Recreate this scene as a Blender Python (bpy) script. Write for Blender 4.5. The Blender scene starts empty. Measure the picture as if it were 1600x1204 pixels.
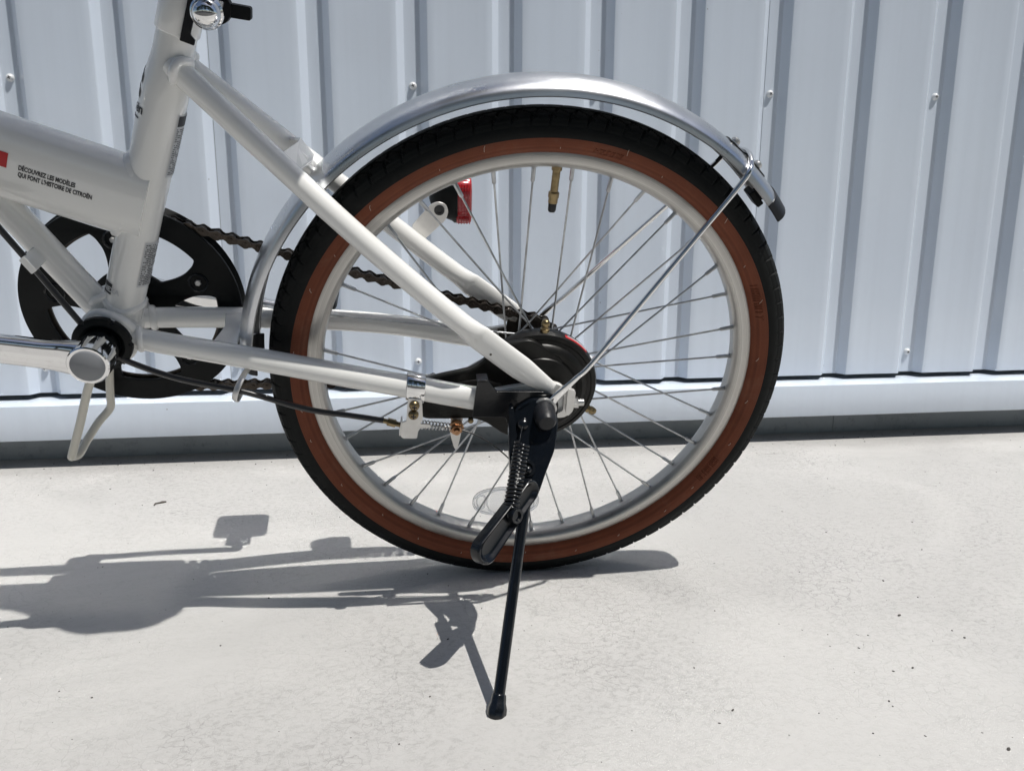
import bpy, bmesh, math, random
from mathutils import Vector, Matrix, noise
random.seed(7)
S = bpy.context.scene
COL = S.collection
PI = math.pi

# ------------------------------------------------------------------ camera
cam_d = bpy.data.cameras.new("camera")
cam = bpy.data.objects.new("camera", cam_d)
COL.objects.link(cam)
CR = Vector((0.99128653, -0.13167259, 0.00365284))
CU = Vector((0.02519578, 0.21675767, 0.97590024))
CF = Vector((0.1292911, 0.96730473, -0.21818655))
cm = Matrix.Identity(4)
for i in range(3):
    cm[i][0], cm[i][1], cm[i][2] = CR[i], CU[i], -CF[i]
cm[0][3], cm[1][3], cm[2][3] = -0.12426, -0.84879, 0.39332
cam.matrix_world = cm
cam_d.sensor_width = 36.0
cam_d.lens = 36.0 * 1300 / 1600
cam_d.clip_start = 0.02
cam_d.clip_end = 600
S.camera = cam

# ------------------------------------------------------------------ sky, sun, exposure
SUN = Vector((0.355, -0.28, 1.0)).normalized()
w = bpy.data.worlds.new("World")
S.world = w
w.use_nodes = True
wn = w.node_tree.nodes
sky = wn.new("ShaderNodeTexSky")
sky.sky_type = 'NISHITA'
sky.sun_disc = False
sky.sun_elevation = math.asin(SUN.z)
sky.sun_rotation = math.atan2(SUN.x, SUN.y)
sky.air_density = 1.0
sky.dust_density = 1.2
sky.ozone_density = 1.5
w.node_tree.links.new(sky.outputs[0], wn["Background"].inputs[0])
wn["Background"].inputs[1].default_value = 0.075
sd = bpy.data.lights.new("sun", 'SUN')
sd.energy = 5.0
sd.angle = math.radians(0.53)
sd.color = (1.0, 0.965, 0.91)
so = bpy.data.objects.new("sun", sd)
COL.objects.link(so)
so.rotation_euler = SUN.to_track_quat('Z', 'Y').to_euler()
so.location = (2, -1.6, 6)
S.view_settings.view_transform = 'Standard'
S.view_settings.look = 'None'
S.view_settings.exposure = -0.08
S.view_settings.gamma = 1.0
S.view_settings.use_curve_mapping = False
S.render.engine = 'CYCLES'
S.cycles.use_denoising = True
S.cycles.caustics_reflective = True
S.cycles.blur_glossy = 0.1
S.cycles.sample_clamp_indirect = 60.0
S.cycles.max_bounces = 10
S.cycles.diffuse_bounces = 5

# ------------------------------------------------------------------ materials
def mat(name, color=(.8, .8, .8), rough=.5, metal=0.0, coat=0.0, spec=.5, var=0.0, vscale=30, bump=0.0, bscale=200,
        rvar=0.0, dirt=None, dirt_scale=25, dirt_amt=0.0, aniso=0.0, stretch=(1, 1, 1), trans=0.0, ior=1.5, sheen=0):
    m = bpy.data.materials.new(name)
    m.use_nodes = True
    nt = m.node_tree; N = nt.nodes; L = nt.links
    b = N["Principled BSDF"]
    b.inputs["Base Color"].default_value = (*color, 1)
    b.inputs["Roughness"].default_value = rough
    b.inputs["Metallic"].default_value = metal
    b.inputs["Coat Weight"].default_value = coat
    b.inputs["Coat Roughness"].default_value = 0.015
    b.inputs["Specular IOR Level"].default_value = spec
    b.inputs["Anisotropic"].default_value = aniso
    b.inputs["Transmission Weight"].default_value = trans
    b.inputs["IOR"].default_value = ior
    tc = N.new("ShaderNodeTexCoord")
    mp = N.new("ShaderNodeMapping"); mp.inputs["Scale"].default_value = stretch
    L.new(tc.outputs["Object"], mp.inputs[0])
    if var or rvar:
        n = N.new("ShaderNodeTexNoise"); n.inputs["Scale"].default_value = vscale; n.inputs["Detail"].default_value = 6
        L.new(mp.outputs[0], n.inputs["Vector"])
        if var:
            mr = N.new("ShaderNodeMapRange")
            mr.inputs[1].default_value = .3; mr.inputs[2].default_value = .7
            mr.inputs[3].default_value = 1 - var; mr.inputs[4].default_value = 1 + var
            L.new(n.outputs[0], mr.inputs[0])
            mx = N.new("ShaderNodeMix"); mx.data_type = 'RGBA'; mx.blend_type = 'MULTIPLY'; mx.inputs[0].default_value = 1
            mx.inputs[6].default_value = (*color, 1)
            L.new(mr.outputs[0], mx.inputs[7])
            L.new(mx.outputs[2], b.inputs["Base Color"])
        if rvar:
            m2 = N.new("ShaderNodeMapRange")
            m2.inputs[1].default_value = .3; m2.inputs[2].default_value = .7
            m2.inputs[3].default_value = max(0, rough - rvar); m2.inputs[4].default_value = rough + rvar
            L.new(n.outputs[0], m2.inputs[0]); L.new(m2.outputs[0], b.inputs["Roughness"])
    if dirt_amt:
        n3 = N.new("ShaderNodeTexNoise"); n3.inputs["Scale"].default_value = dirt_scale; n3.inputs["Detail"].default_value = 10
        n3.inputs["Roughness"].default_value = .7
        L.new(tc.outputs["Object"], n3.inputs["Vector"])
        r3 = N.new("ShaderNodeMapRange"); r3.inputs[1].default_value = .55; r3.inputs[2].default_value = .75
        r3.inputs[3].default_value = 0; r3.inputs[4].default_value = dirt_amt
        L.new(n3.outputs[0], r3.inputs[0])
        m3 = N.new("ShaderNodeMix"); m3.data_type = 'RGBA'
        L.new(r3.outputs[0], m3.inputs[0])
        src = b.inputs["Base Color"].links[0].from_socket if b.inputs["Base Color"].links else None
        if src: L.new(src, m3.inputs[6])
        else: m3.inputs[6].default_value = (*color, 1)
        m3.inputs[7].default_value = (*dirt, 1)
        L.new(m3.outputs[2], b.inputs["Base Color"])
    if bump:
        nb = N.new("ShaderNodeTexNoise"); nb.inputs["Scale"].default_value = bscale; nb.inputs["Detail"].default_value = 4
        L.new(mp.outputs[0], nb.inputs["Vector"])
        bp = N.new("ShaderNodeBump"); bp.inputs["Strength"].default_value = bump; bp.inputs["Distance"].default_value = .001
        L.new(nb.outputs[0], bp.inputs["Height"]); L.new(bp.outputs[0], b.inputs["Normal"])
    return m

M = {}
M['paint'] = mat("pearl_white_paint", (.77, .77, .75), .24, 0, 1.0, var=.03, vscale=6, rvar=.04, dirt=(.45, .43, .38), dirt_scale=26, dirt_amt=.10)
M['weld'] = mat("white_paint_over_weld", (.77, .77, .755), .30, 0, .9, bump=.5, bscale=260)
M['black_gloss'] = mat("black_enamel", (.0035, .0048, .0070), .18, 0, .0, spec=.45, bump=.12, bscale=120, rvar=.06, dirt=(.10, .095, .09), dirt_scale=60, dirt_amt=.08)
M['black_satin'] = mat("black_plastic", (.0040, .0052, .0056), .46, 0, 0, spec=.16, bump=.1, bscale=600, rvar=.08, dirt=(.035, .035, .035), dirt_scale=40, dirt_amt=.08)
M['black_brake'] = mat("black_brake_enamel", (.0055, .0055, .005), .38, 0, .0, spec=.25, bump=.1, bscale=300, rvar=.08, dirt=(.08, .075, .06), dirt_scale=50, dirt_amt=.15)
M['rubber'] = mat("tyre_rubber", (.0055, .0065, .0065), .60, 0, 0, spec=.16, var=.2, vscale=60, bump=.25, bscale=900, dirt=(.05, .047, .042), dirt_scale=35, dirt_amt=.15)
M['sidewall'] = mat("brown_sidewall_rubber", (.145, .042, .020), .6, 0, 0, spec=.2, var=.10, vscale=45, bump=.25, bscale=900, dirt=(.23, .13, .09), dirt_scale=28, dirt_amt=.3)
M['rubber_cap'] = mat("soft_black_rubber", (.010, .011, .014), .42, 0, 0, spec=.35, bump=.2, bscale=500)
M['alu'] = mat("satin_aluminium_rim", (.45, .44, .42), .40, 1, 0, var=.06, vscale=40, bump=.12, bscale=700, rvar=.08, dirt=(.36, .34, .3), dirt_scale=30, dirt_amt=.3)
def add_rings(m, scale, amt, lo=.3, hi=.7):
    nt = m.node_tree; N = nt.nodes; L = nt.links; b = N["Principled BSDF"]
    tc = N.new("ShaderNodeTexCoord"); sx = N.new("ShaderNodeSeparateXYZ"); L.new(tc.outputs["Object"], sx.inputs[0])
    cx = N.new("ShaderNodeCombineXYZ"); L.new(sx.outputs[0], cx.inputs[0]); L.new(sx.outputs[2], cx.inputs[1])
    ln = N.new("ShaderNodeVectorMath"); ln.operation = 'LENGTH'; L.new(cx.outputs[0], ln.inputs[0])
    n = N.new("ShaderNodeTexNoise"); n.noise_dimensions = '1D'; n.inputs["Scale"].default_value = scale; n.inputs["Detail"].default_value = 3
    L.new(ln.outputs["Value"], n.inputs["W"])
    mr = N.new("ShaderNodeMapRange"); mr.inputs[1].default_value = lo; mr.inputs[2].default_value = hi
    mr.inputs[3].default_value = 1 - amt; mr.inputs[4].default_value = 1 + amt
    L.new(n.outputs[0], mr.inputs[0])
    mx = N.new("ShaderNodeMix"); mx.data_type = 'RGBA'; mx.blend_type = 'MULTIPLY'; mx.inputs[0].default_value = 1
    L.new(b.inputs["Base Color"].links[0].from_socket, mx.inputs[6]); L.new(mr.outputs[0], mx.inputs[7])
    L.new(mx.outputs[2], b.inputs["Base Color"])
M['fender'] = mat("brushed_aluminium_mudguard", (.66, .675, .70), .30, 1, 0, var=.03, vscale=20, bump=.05, bscale=500, rvar=.05, dirt=(.45, .44, .42), dirt_scale=50, dirt_amt=.25)
M['chrome'] = mat("chrome", (.80, .80, .80), .07, 1, 0, bump=.03, bscale=80, dirt=(.3, .27, .24), dirt_scale=70, dirt_amt=.25)
M['spoke'] = mat("galvanised_spoke_steel", (.42, .43, .44), .33, 1, 0, var=.2, vscale=120)
M['zinc'] = mat("zinc_plated_steel", (.52, .52, .51), .30, .9, 0, var=.08, vscale=90, bump=.15, bscale=300, rvar=.08)
M['palezinc'] = mat("pale_zinc_bracket", (.68, .67, .65), .38, .6, 0, var=.06, vscale=120, bump=.12, bscale=300)
M['brass'] = mat("yellow_passivated_steel", (.26, .20, .11), .32, 1, 0, var=.25, vscale=150)
M['copper'] = mat("copper_toned_nut", (.40, .23, .13), .3, 1, 0, var=.3, vscale=200)
M['chain'] = mat("oily_brown_chain_steel", (.052, .043, .036), .36, .8, 0, var=.35, vscale=160)
M['steel_dark'] = mat("dark_steel_sprocket", (.06, .052, .045), .42, .8, 0, var=.3, vscale=90)
M['stand_rod'] = mat("cream_coated_wire", (.58, .56, .49), .35, 0, .4)
M['cap_grey'] = mat("grey_plastic_dust_cap", (.20, .21, .225), .38, 0, 0, bump=.05, bscale=500)
M['red_lens'] = mat("red_reflector_plastic", (.34, .010, .016), .15, 0, .6)
M['clear'] = mat("clear_reflector_plastic", (.93, .94, .95), .08, 0, 0, trans=.92, ior=1.35)
M['ink'] = mat("black_print", (.015, .015, .018), .5)
M['red_ink'] = mat("red_print", (.46, .018, .022), .45)
M['label'] = mat("silver_grey_label_film", (.55, .56, .57), .4)
M['saddle'] = mat("black_saddle_vinyl", (.02, .02, .02), .5, bump=.3, bscale=400)
M['cable'] = mat("black_cable_housing", (.013, .013, .014), .3, 0, .2)

add_rings(M['alu'], 900, .12)
add_rings(M['sidewall'], 420, .14)
def wall_mat():
    m = mat("white_coated_steel_sheet", (.58, .645, .735), .36, 0, 1.0, spec=.5)
    nt = m.node_tree; N = nt.nodes; L = nt.links; b = N["Principled BSDF"]
    b.inputs["Coat Roughness"].default_value = .10
    tc = N.new("ShaderNodeTexCoord")
    n = N.new("ShaderNodeTexNoise"); n.inputs["Scale"].default_value = 3; n.inputs["Detail"].default_value = 5
    L.new(tc.outputs["Object"], n.inputs["Vector"])
    mr = N.new("ShaderNodeMapRange"); mr.inputs[3].default_value = .95; mr.inputs[4].default_value = 1.05
    L.new(n.outputs[0], mr.inputs[0])
    mx = N.new("ShaderNodeMix"); mx.data_type = 'RGBA'; mx.blend_type = 'MULTIPLY'; mx.inputs[0].default_value = 1
    mps = N.new("ShaderNodeMapping"); mps.inputs["Scale"].default_value = (60, 60, 1.6); L.new(tc.outputs["Object"], mps.inputs[0])
    ns = N.new("ShaderNodeTexNoise"); ns.inputs["Scale"].default_value = 1; ns.inputs["Detail"].default_value = 5; L.new(mps.outputs[0], ns.inputs["Vector"])
    ms = N.new("ShaderNodeMapRange"); ms.inputs[1].default_value = .45; ms.inputs[2].default_value = .75; ms.inputs[3].default_value = 1.0; ms.inputs[4].default_value = .965
    L.new(ns.outputs[0], ms.inputs[0])
    mm = N.new("ShaderNodeMath"); mm.operation = 'MULTIPLY'; L.new(mr.outputs[0], mm.inputs[0]); L.new(ms.outputs[0], mm.inputs[1])
    mx.inputs[6].default_value = (.58, .645, .735, 1); L.new(mm.outputs[0], mx.inputs[7])
    # splashed dirt specks, sparse
    v = N.new("ShaderNodeTexVoronoi"); v.inputs["Scale"].default_value = 42; v.inputs["Randomness"].default_value = 1
    L.new(tc.outputs["Object"], v.inputs["Vector"])
    n2 = N.new("ShaderNodeTexNoise"); n2.inputs["Scale"].default_value = 11; n2.inputs["Detail"].default_value = 2
    L.new(tc.outputs["Object"], n2.inputs["Vector"])
    th = N.new("ShaderNodeMapRange"); th.inputs[1].default_value = .50; th.inputs[2].default_value = .78
    th.inputs[3].default_value = .0; th.inputs[4].default_value = .075
    L.new(n2.outputs[0], th.inputs[0])
    lt = N.new("ShaderNodeMath"); lt.operation = 'LESS_THAN'
    L.new(v.outputs["Distance"], lt.inputs[0]); L.new(th.outputs[0], lt.inputs[1])
    s = N.new("ShaderNodeMath"); s.operation = 'MULTIPLY'; s.inputs[1].default_value = .6
    L.new(lt.outputs[0], s.inputs[0])
    m3 = N.new("ShaderNodeMix"); m3.data_type = 'RGBA'
    L.new(s.outputs[0], m3.inputs[0]); L.new(mx.outputs[2], m3.inputs[6]); m3.inputs[7].default_value = (.12, .11, .10, 1)
    L.new(m3.outputs[2], b.inputs["Base Color"])
    nb = N.new("ShaderNodeTexNoise"); nb.inputs["Scale"].default_value = 900
    L.new(tc.outputs["Object"], nb.inputs["Vector"])
    bp = N.new("ShaderNodeBump"); bp.inputs["Strength"].default_value = .05; bp.inputs["Distance"].default_value = .0005
    L.new(nb.outputs[0], bp.inputs["Height"]); L.new(bp.outputs[0], b.inputs["Normal"])
    return m
M['wall'] = wall_mat()
M['foundation'] = mat("grey_foundation_render", (.27, .295, .31), .75, var=.12, vscale=9, bump=.3, bscale=150, dirt=(.05, .05, .05), dirt_scale=60, dirt_amt=.5)

def ground_mat():
    m = bpy.data.materials.new("pale_trowelled_concrete"); m.use_nodes = True
    nt = m.node_tree; N = nt.nodes; L = nt.links; b = N["Principled BSDF"]
    tc = N.new("ShaderNodeTexCoord")
    def noise_(scale, detail=5, rough=.55, stretch=None, dist=0.0, vec=None, rot=0):
        n = N.new("ShaderNodeTexNoise"); n.inputs["Scale"].default_value = scale; n.inputs["Detail"].default_value = detail
        n.inputs["Roughness"].default_value = rough; n.inputs["Distortion"].default_value = dist
        if stretch:
            mp = N.new("ShaderNodeMapping"); mp.inputs["Scale"].default_value = stretch; mp.inputs["Rotation"].default_value = (0, 0, rot)
            L.new(vec or tc.outputs["Object"], mp.inputs[0]); L.new(mp.outputs[0], n.inputs["Vector"])
        else:
            L.new(vec or tc.outputs["Object"], n.inputs["Vector"])
        return n.outputs[0]
    def rng(s, a, bb, c, d):
        r = N.new("ShaderNodeMapRange"); r.inputs[1].default_value = a; r.inputs[2].default_value = bb
        r.inputs[3].default_value = c; r.inputs[4].default_value = d; L.new(s, r.inputs[0]); return r.outputs[0]
    def mth(op, a, c=None):
        k = N.new("ShaderNodeMath"); k.operation = op
        L.new(a, k.inputs[0]) if not isinstance(a, float) else setattr(k.inputs[0], 'default_value', a)
        if c is not None:
            L.new(c, k.inputs[1]) if not isinstance(c, float) else setattr(k.inputs[1], 'default_value', c)
        return k.outputs[0]
    def mixc(f, c1, c2, mode='MIX'):
        k = N.new("ShaderNodeMix"); k.data_type = 'RGBA'; k.blend_type = mode
        L.new(f, k.inputs[0]) if not isinstance(f, float) else setattr(k.inputs[0], 'default_value', f)
        for i, c in ((6, c1), (7, c2)):
            if isinstance(c, tuple): k.inputs[i].default_value = (*c, 1)
            else: L.new(c, k.inputs[i])
        return k.outputs[2]
    base = mixc(rng(noise_(2.2, 4), .35, .65, 0, 1), (.375, .37, .36), (.45, .445, .435))
    base = mixc(rng(noise_(9, 6, .6), .45, .75, 0, .35), base, (.375, .37, .36))
    # fine worn laitance: short horizontal trowel marks
    worn = mth('MULTIPLY', rng(noise_(170, 10, .82, (.80, 1.2, 1), .6, rot=.10), .49, .60, 0, 1), rng(noise_(2.6, 8, .72), .40, .58, .10, 1))
    base = mixc(mth('MULTIPLY', worn, 0.85), base, (.26, .255, .245))
    strk = mth('MULTIPLY', rng(noise_(34, 5, .6, (.24, 2.6, 1), .3, rot=.14), .66, .70, 0, 1), rng(noise_(5, 3), .45, .62, 0, 1))
    base = mixc(mth('MULTIPLY', strk, 0.75), base, (.19, .185, .18))
    # hairline craze cracks
    dn = N.new("ShaderNodeTexNoise"); dn.inputs["Scale"].default_value = 26; dn.inputs["Detail"].default_value = 5
    L.new(tc.outputs["Object"], dn.inputs["Vector"])
    va = N.new("ShaderNodeVectorMath"); va.operation = 'SCALE'; va.inputs[3].default_value = .045
    L.new(dn.outputs[1], va.inputs[0])
    vb = N.new("ShaderNodeVectorMath"); vb.operation = 'ADD'
    L.new(tc.outputs["Object"], vb.inputs[0]); L.new(va.outputs[0], vb.inputs[1])
    def cracks(scale, wid):
        v = N.new("ShaderNodeTexVoronoi"); v.feature = 'DISTANCE_TO_EDGE'; v.inputs["Scale"].default_value = scale
        L.new(vb.outputs[0], v.inputs["Vector"])
        return rng(v.outputs["Distance"], 0, wid, 1, 0)
    crk = mth('MULTIPLY', cracks(80, .04), rng(noise_(4.5, 6, .65), .44, .60, 0, 1))
    base = mixc(mth('MULTIPLY', crk, 0.62), base, (.17, .165, .16))
    crk2 = mth('MULTIPLY', cracks(9, .006), rng(noise_(2.5, 3), .5, .6, 0, 1))
    base = mixc(mth('MULTIPLY', crk2, 0.12), base, (.2, .2, .2))
    base = mixc(rng(noise_(5.5, 8, .7), .40, .62, 0, .5), base, (.40, .395, .385), 'MIX')
    base = mixc(rng(noise_(1.3, 7, .62, (1, 1.6, 1), .8), .46, .60, 0, .55), base, (.50, .495, .48))
    # pin holes
    v = N.new("ShaderNodeTexVoronoi"); v.inputs["Scale"].default_value = 85
    L.new(tc.outputs["Object"], v.inputs["Vector"])
    th = rng(noise_(40, 1), .5, .8, 0, .13)
    hole = mth('LESS_THAN', v.outputs["Distance"], th)
    base = mixc(mth('MULTIPLY', hole, 0.75), base, (.07, .065, .06))
    L.new(base, b.inputs["Base Color"])
    b.inputs["Roughness"].default_value = .62
    b.inputs["Specular IOR Level"].default_value = .35
    h = mth('ADD', rng(noise_(180, 5, .7), 0, 1, 0, .35), mth('MULTIPLY', noise_(14, 5), 0.8))
    h = mth('SUBTRACT', h, mth('MULTIPLY', crk, 0.3))
    h = mth('SUBTRACT', h, mth('MULTIPLY', worn, 0.2))
    h = mth('SUBTRACT', h, mth('MULTIPLY', hole, 0.9))
    bp = N.new("ShaderNodeBump"); bp.inputs["Strength"].default_value = .38; bp.inputs["Distance"].default_value = .002
    L.new(h, bp.inputs["Height"]); L.new(bp.outputs[0], b.inputs["Normal"])
    return m
M['ground'] = ground_mat()

# ------------------------------------------------------------------ mesh helpers
def smooth(bm, deg=32):
    bm.normal_update()
    lim = math.radians(deg)
    for f in bm.faces: f.smooth = True
    for e in bm.edges:
        if len(e.link_faces) == 2:
            e.smooth = e.calc_face_angle(0) < lim
        else:
            e.smooth = False

def obj(name, bm, material, parent=None, deg=32, normals=True, bevel=0.0, bseg=2):
    if normals: bmesh.ops.recalc_face_normals(bm, faces=bm.faces)
    smooth(bm, deg)
    me = bpy.data.meshes.new(name)
    bm.to_mesh(me); bm.free()
    me.materials.append(M[material] if isinstance(material, str) else material)
    o = bpy.data.objects.new(name, me)
    COL.objects.link(o)
    if parent: o.parent = parent
    if bevel:
        md = o.modifiers.new("bevel", 'BEVEL'); md.width = bevel; md.segments = bseg; md.limit_method = 'ANGLE'
        md.angle_limit = math.radians(35)
        md.harden_normals = False
    return o

def empty(name, parent=None, loc=(0, 0, 0)):
    o = bpy.data.objects.new(name, None); COL.objects.link(o); o.location = loc; o.empty_display_size = .05
    if parent: o.parent = parent
    return o

def P(u, v, wv=0.0):
    """bicycle coordinates: u rearwards, v up in the plane of the bicycle, wv towards its left side"""
    return Vector((u, -wv, v))

def catmull(pts, n=8):
    pts = [Vector(p) for p in pts]
    if len(pts) < 3: return pts
    q = [pts[0] * 2 - pts[1]] + pts + [pts[-1] * 2 - pts[-2]]
    out = []
    for i in range(1, len(q) - 2):
        for k in range(n):
            t = k / n
            a, b, c, d = q[i - 1], q[i], q[i + 1], q[i + 2]
            out.append(.5 * ((2 * b) + (c - a) * t + (2 * a - 5 * b + 4 * c - d) * t * t + (3 * b - a - 3 * c + d) * t ** 3))
    out.append(q[-2])
    return out

def tube(bm, path, r, seg=14, closed=False, caps=True, side=None, power=2.0, rfun=None, bump=0.0, seed=0):
    """sweep a circle or ellipse (r may be (a, b), a along side) along path"""
    path = [Vector(p) for p in path]
    n = len(path)
    T = []
    for i in range(n):
        if closed: t = path[(i + 1) % n] - path[i - 1]
        else: t = path[min(i + 1, n - 1)] - path[max(i - 1, 0)]
        T.append(t.normalized())
    ref = Vector(side) if side is not None else (Vector((0, 1, 0)) if abs(T[0].y) < .9 else Vector((1, 0, 0)))
    rings = []
    nrm = (ref - T[0] * ref.dot(T[0])).normalized()
    for i in range(n):
        if side is not None: nrm = (ref - T[i] * ref.dot(T[i])).normalized()
        else: nrm = (nrm - T[i] * nrm.dot(T[i])).normalized()
        bi = T[i].cross(nrm)
        rr = rfun(i / (n - 1)) if rfun else r
        a, b = rr if isinstance(rr, (tuple, list)) else (rr, rr)
        ring = []
        for k in range(seg):
            th = 2 * PI * k / seg
            c, s = math.cos(th), math.sin(th)
            if power != 2.0:
                c = math.copysign(abs(c) ** (2 / power), c); s = math.copysign(abs(s) ** (2 / power), s)
            p = path[i] + nrm * (a * c) + bi * (b * s)
            if bump:
                p = p + (p - path[i]).normalized() * bump * noise.noise(p * 260 + Vector((seed, 0, 0)))
            ring.append(bm.verts.new(p))
        rings.append(ring)
    m = n if closed else n - 1
    for i in range(m):
        A, B = rings[i], rings[(i + 1) % n]
        for k in range(seg):
            bm.faces.new((A[k], A[(k + 1) % seg], B[(k + 1) % seg], B[k]))
    if caps and not closed:
        bm.faces.new(rings[0][::-1]); bm.faces.new(rings[-1])
    return rings

def lathe(bm, prof, center, axis, seg=48, closed=False):
    """prof: (radius, height along axis)"""
    ax = Vector(axis).normalized(); c = Vector(center)
    e1 = ax.orthogonal().normalized(); e2 = ax.cross(e1)
    rings = []
    for (r, h) in prof:
        if r < 1e-6: rings.append([bm.verts.new(c + ax * h)])
        else: rings.append([bm.verts.new(c + ax * h + (e1 * math.cos(2 * PI * k / seg) + e2 * math.sin(2 * PI * k / seg)) * r) for k in range(seg)])
    pairs = list(zip(rings[:-1], rings[1:]))
    if closed: pairs.append((rings[-1], rings[0]))
    for A, B in pairs:
        for k in range(seg):
            k2 = (k + 1) % seg
            if len(A) == 1 and len(B) == 1: continue
            if len(A) == 1: bm.faces.new((A[0], B[k2], B[k]))
            elif len(B) == 1: bm.faces.new((A[k], A[k2], B[0]))
            else: bm.faces.new((A[k], A[k2], B[k2], B[k]))

def plate(bm, pts, w0, w1, wf=None):
    """extruded outline in the bicycle plane; wf(u, v) adds a lateral offset"""
    a = []; b = []
    for (u, v) in pts:
        off = wf(u, v) if wf else 0
        a.append(bm.verts.new(P(u, v, w0 + off))); b.append(bm.verts.new(P(u, v, w1 + off)))
    n = len(pts)
    bm.faces.new(a); bm.faces.new(b[::-1])
    for i in range(n):
        j = (i + 1) % n
        bm.faces.new((a[i], b[i], b[j], a[j]))

def plate3(bm, pts, thick, nrm):
    """slab from 3D outline points, thick along nrm"""
    nrm = Vector(nrm).normalized()
    a = [bm.verts.new(Vector(p)) for p in pts]; b = [bm.verts.new(Vector(p) - nrm * thick) for p in pts]
    n = len(pts)
    bm.faces.new(a); bm.faces.new(b[::-1])
    for i in range(n):
        j = (i + 1) % n
        bm.faces.new((a[i], b[i], b[j], a[j]))

def roundpoly(pts, r=.004, n=4):
    out = []
    N_ = len(pts)
    for i in range(N_):
        p0, p1, p2 = Vector(pts[i - 1]), Vector(pts[i]), Vector(pts[(i + 1) % N_])
        d0, d2 = (p0 - p1), (p2 - p1)
        k = min(r, d0.length * .45, d2.length * .45)
        a, c = p1 + d0.normalized() * k, p1 + d2.normalized() * k
        for j in range(n + 1):
            t = j / n
            q = a * (1 - t) ** 2 + p1 * 2 * t * (1 - t) + c * t * t
            out.append(tuple(q))
    return out

def box(bm, c, s, rot=None):
    r = bmesh.ops.create_cube(bm, size=1)
    vs = r['verts']
    mt = Matrix.Translation(Vector(c)) @ (rot.to_4x4() if rot else Matrix.Identity(4)) @ Matrix.Diagonal((*s, 1))
    bmesh.ops.transform(bm, matrix=mt, verts=vs)

def label(o, lab, cat, kind=None, group=None):
    o['label'] = lab; o['category'] = cat
    if kind: o['kind'] = kind
    if group: o['group'] = group

W_AX = Vector((0, -1, 0))      # the bicycle's left, in its own coordinates

# ================================================================== ground
bm = bmesh.new()
g = 120.0
xs = [-g, -3, 3, g]; ys = [-g, -3, 3, g]
vs = [[bm.verts.new((x, y, 0)) for x in xs] for y in ys]
for j in range(3):
    for i in range(3):
        bm.faces.new((vs[j][i], vs[j][i + 1], vs[j + 1][i + 1], vs[j + 1][i]))
gr = obj("ground", bm, 'ground')
gr['kind'] = 'structure'
M['asphalt'] = mat("worn_asphalt", (.055, .055, .056), .85, var=.25, vscale=60, bump=.8, bscale=400)
bm = bmesh.new()
vs = [bm.verts.new(p) for p in ((-g, -g, .004), (g, -g, .004), (g, -1.05, .004), (-g, -1.05, .004))]
bm.faces.new(vs)
rd = obj("added_road", bm, 'asphalt'); rd['kind'] = 'structure'  # unseen dark ground, added to cut the light bounced onto camera-facing surfaces

# ================================================================== clad wall
WY = 0.440           # plane of the broad pans
PITCH = 0.1386
B0 = -0.6316         # right edge of groove 0
DEPTH = 0.014
ZB, ZT = 0.107, 2.55
wall = empty("clad_wall", loc=(0, WY, 0))
label(wall, "white ribbed sheet metal wall standing behind the bicycle on a grey footing", "wall")

def profile(first, last):
    """points (x, y) from the seam in groove 'first' to the seam in groove 'last'"""
    pts = []
    for i in range(first, last + 1):
        b = B0 + PITCH * i
        gl = b - .0442
        if i > first:
            # left slope, facing right
            pts += [(gl - .0015, 0, 0), (gl - .0003, .0004, 0), (gl + .0006, .0013, 0), (gl + .0088, DEPTH - .0012, 0), (gl + .0098, DEPTH - .0003, 0), (gl + .0112, DEPTH, 0)]
        if i < last:
            s0 = gl + .0118 if i == first else gl + .0140
            pts += [(s0, DEPTH, 0), (b - .0118, DEPTH, 0), (b - .0104, DEPTH - .0003, 0), (b - .0094, DEPTH - .0012, 0), (b - .0009, .0013, 0), (b, .0004, 0), (b + .0014, 0, 0)]
            pw = PITCH - .0442
            for k in range(1, 9):
                pts.append((b + .0014 + (pw - .0029) * k / 9, 0, 1))
    return pts

def make_panel(k):
    f = 2 + 6 * k
    pr = profile(f, f + 6)
    bm = bmesh.new()
    zs = [ZB + (ZT - ZB) * (t / 70) for t in range(71)]
    grid = []
    for z in zs:
        row = []
        for (x, y, pan) in pr:
            d = 0
            if pan:
                pi_ = math.floor((x - B0) / PITCH)
                d = .0010 + .0022 * noise.noise(Vector((pi_ * 3.7, z * .9, 2.0))) + .0006 * noise.noise(Vector((x * 7.0, z * 3.1, 4.0 + k))) + .0004 * noise.noise(Vector((x * 19, z * 6, 9)))
                # fade to the bends
                tt = ((x - B0) % PITCH) / (PITCH - .0442)
                tt = min(max(tt, 0), 1); d *= 4 * tt * (1 - tt)
            row.append(bm.verts.new((x, y + d, z)))
        grid.append(row)
    for j in range(len(zs) - 1):
        for i in range(len(pr) - 1):
            bm.faces.new((grid[j][i], grid[j][i + 1], grid[j + 1][i + 1], grid[j + 1][i]))
    o = obj("cladding_panel", bm, 'wall', wall, deg=28, normals=False)
    md = o.modifiers.new("thickness", 'SOLIDIFY'); md.thickness = .0007; md.offset = -1 if False else 1
    # neighbouring sheets lap: every second one lies 0.8 mm forward
    o.location = (0, -.0005 * (k % 2), 0)
    return o
for k in range(-3, 3):
    make_panel(k)

# backing wall behind the sheets
bm = bmesh.new(); box(bm, (0.4, .085, 1.30), (5.1, .10, 2.46))
obj("backing_wall", bm, 'foundation', wall)
bm = bmesh.new()
for (x0, x1) in ((-2.15, .6150), (.6162, 2.95)):
    box(bm, ((x0 + x1) / 2, .050, .0349), (x1 - x0, .05, .07))
o = obj("foundation", bm, 'foundation', wall)
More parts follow.
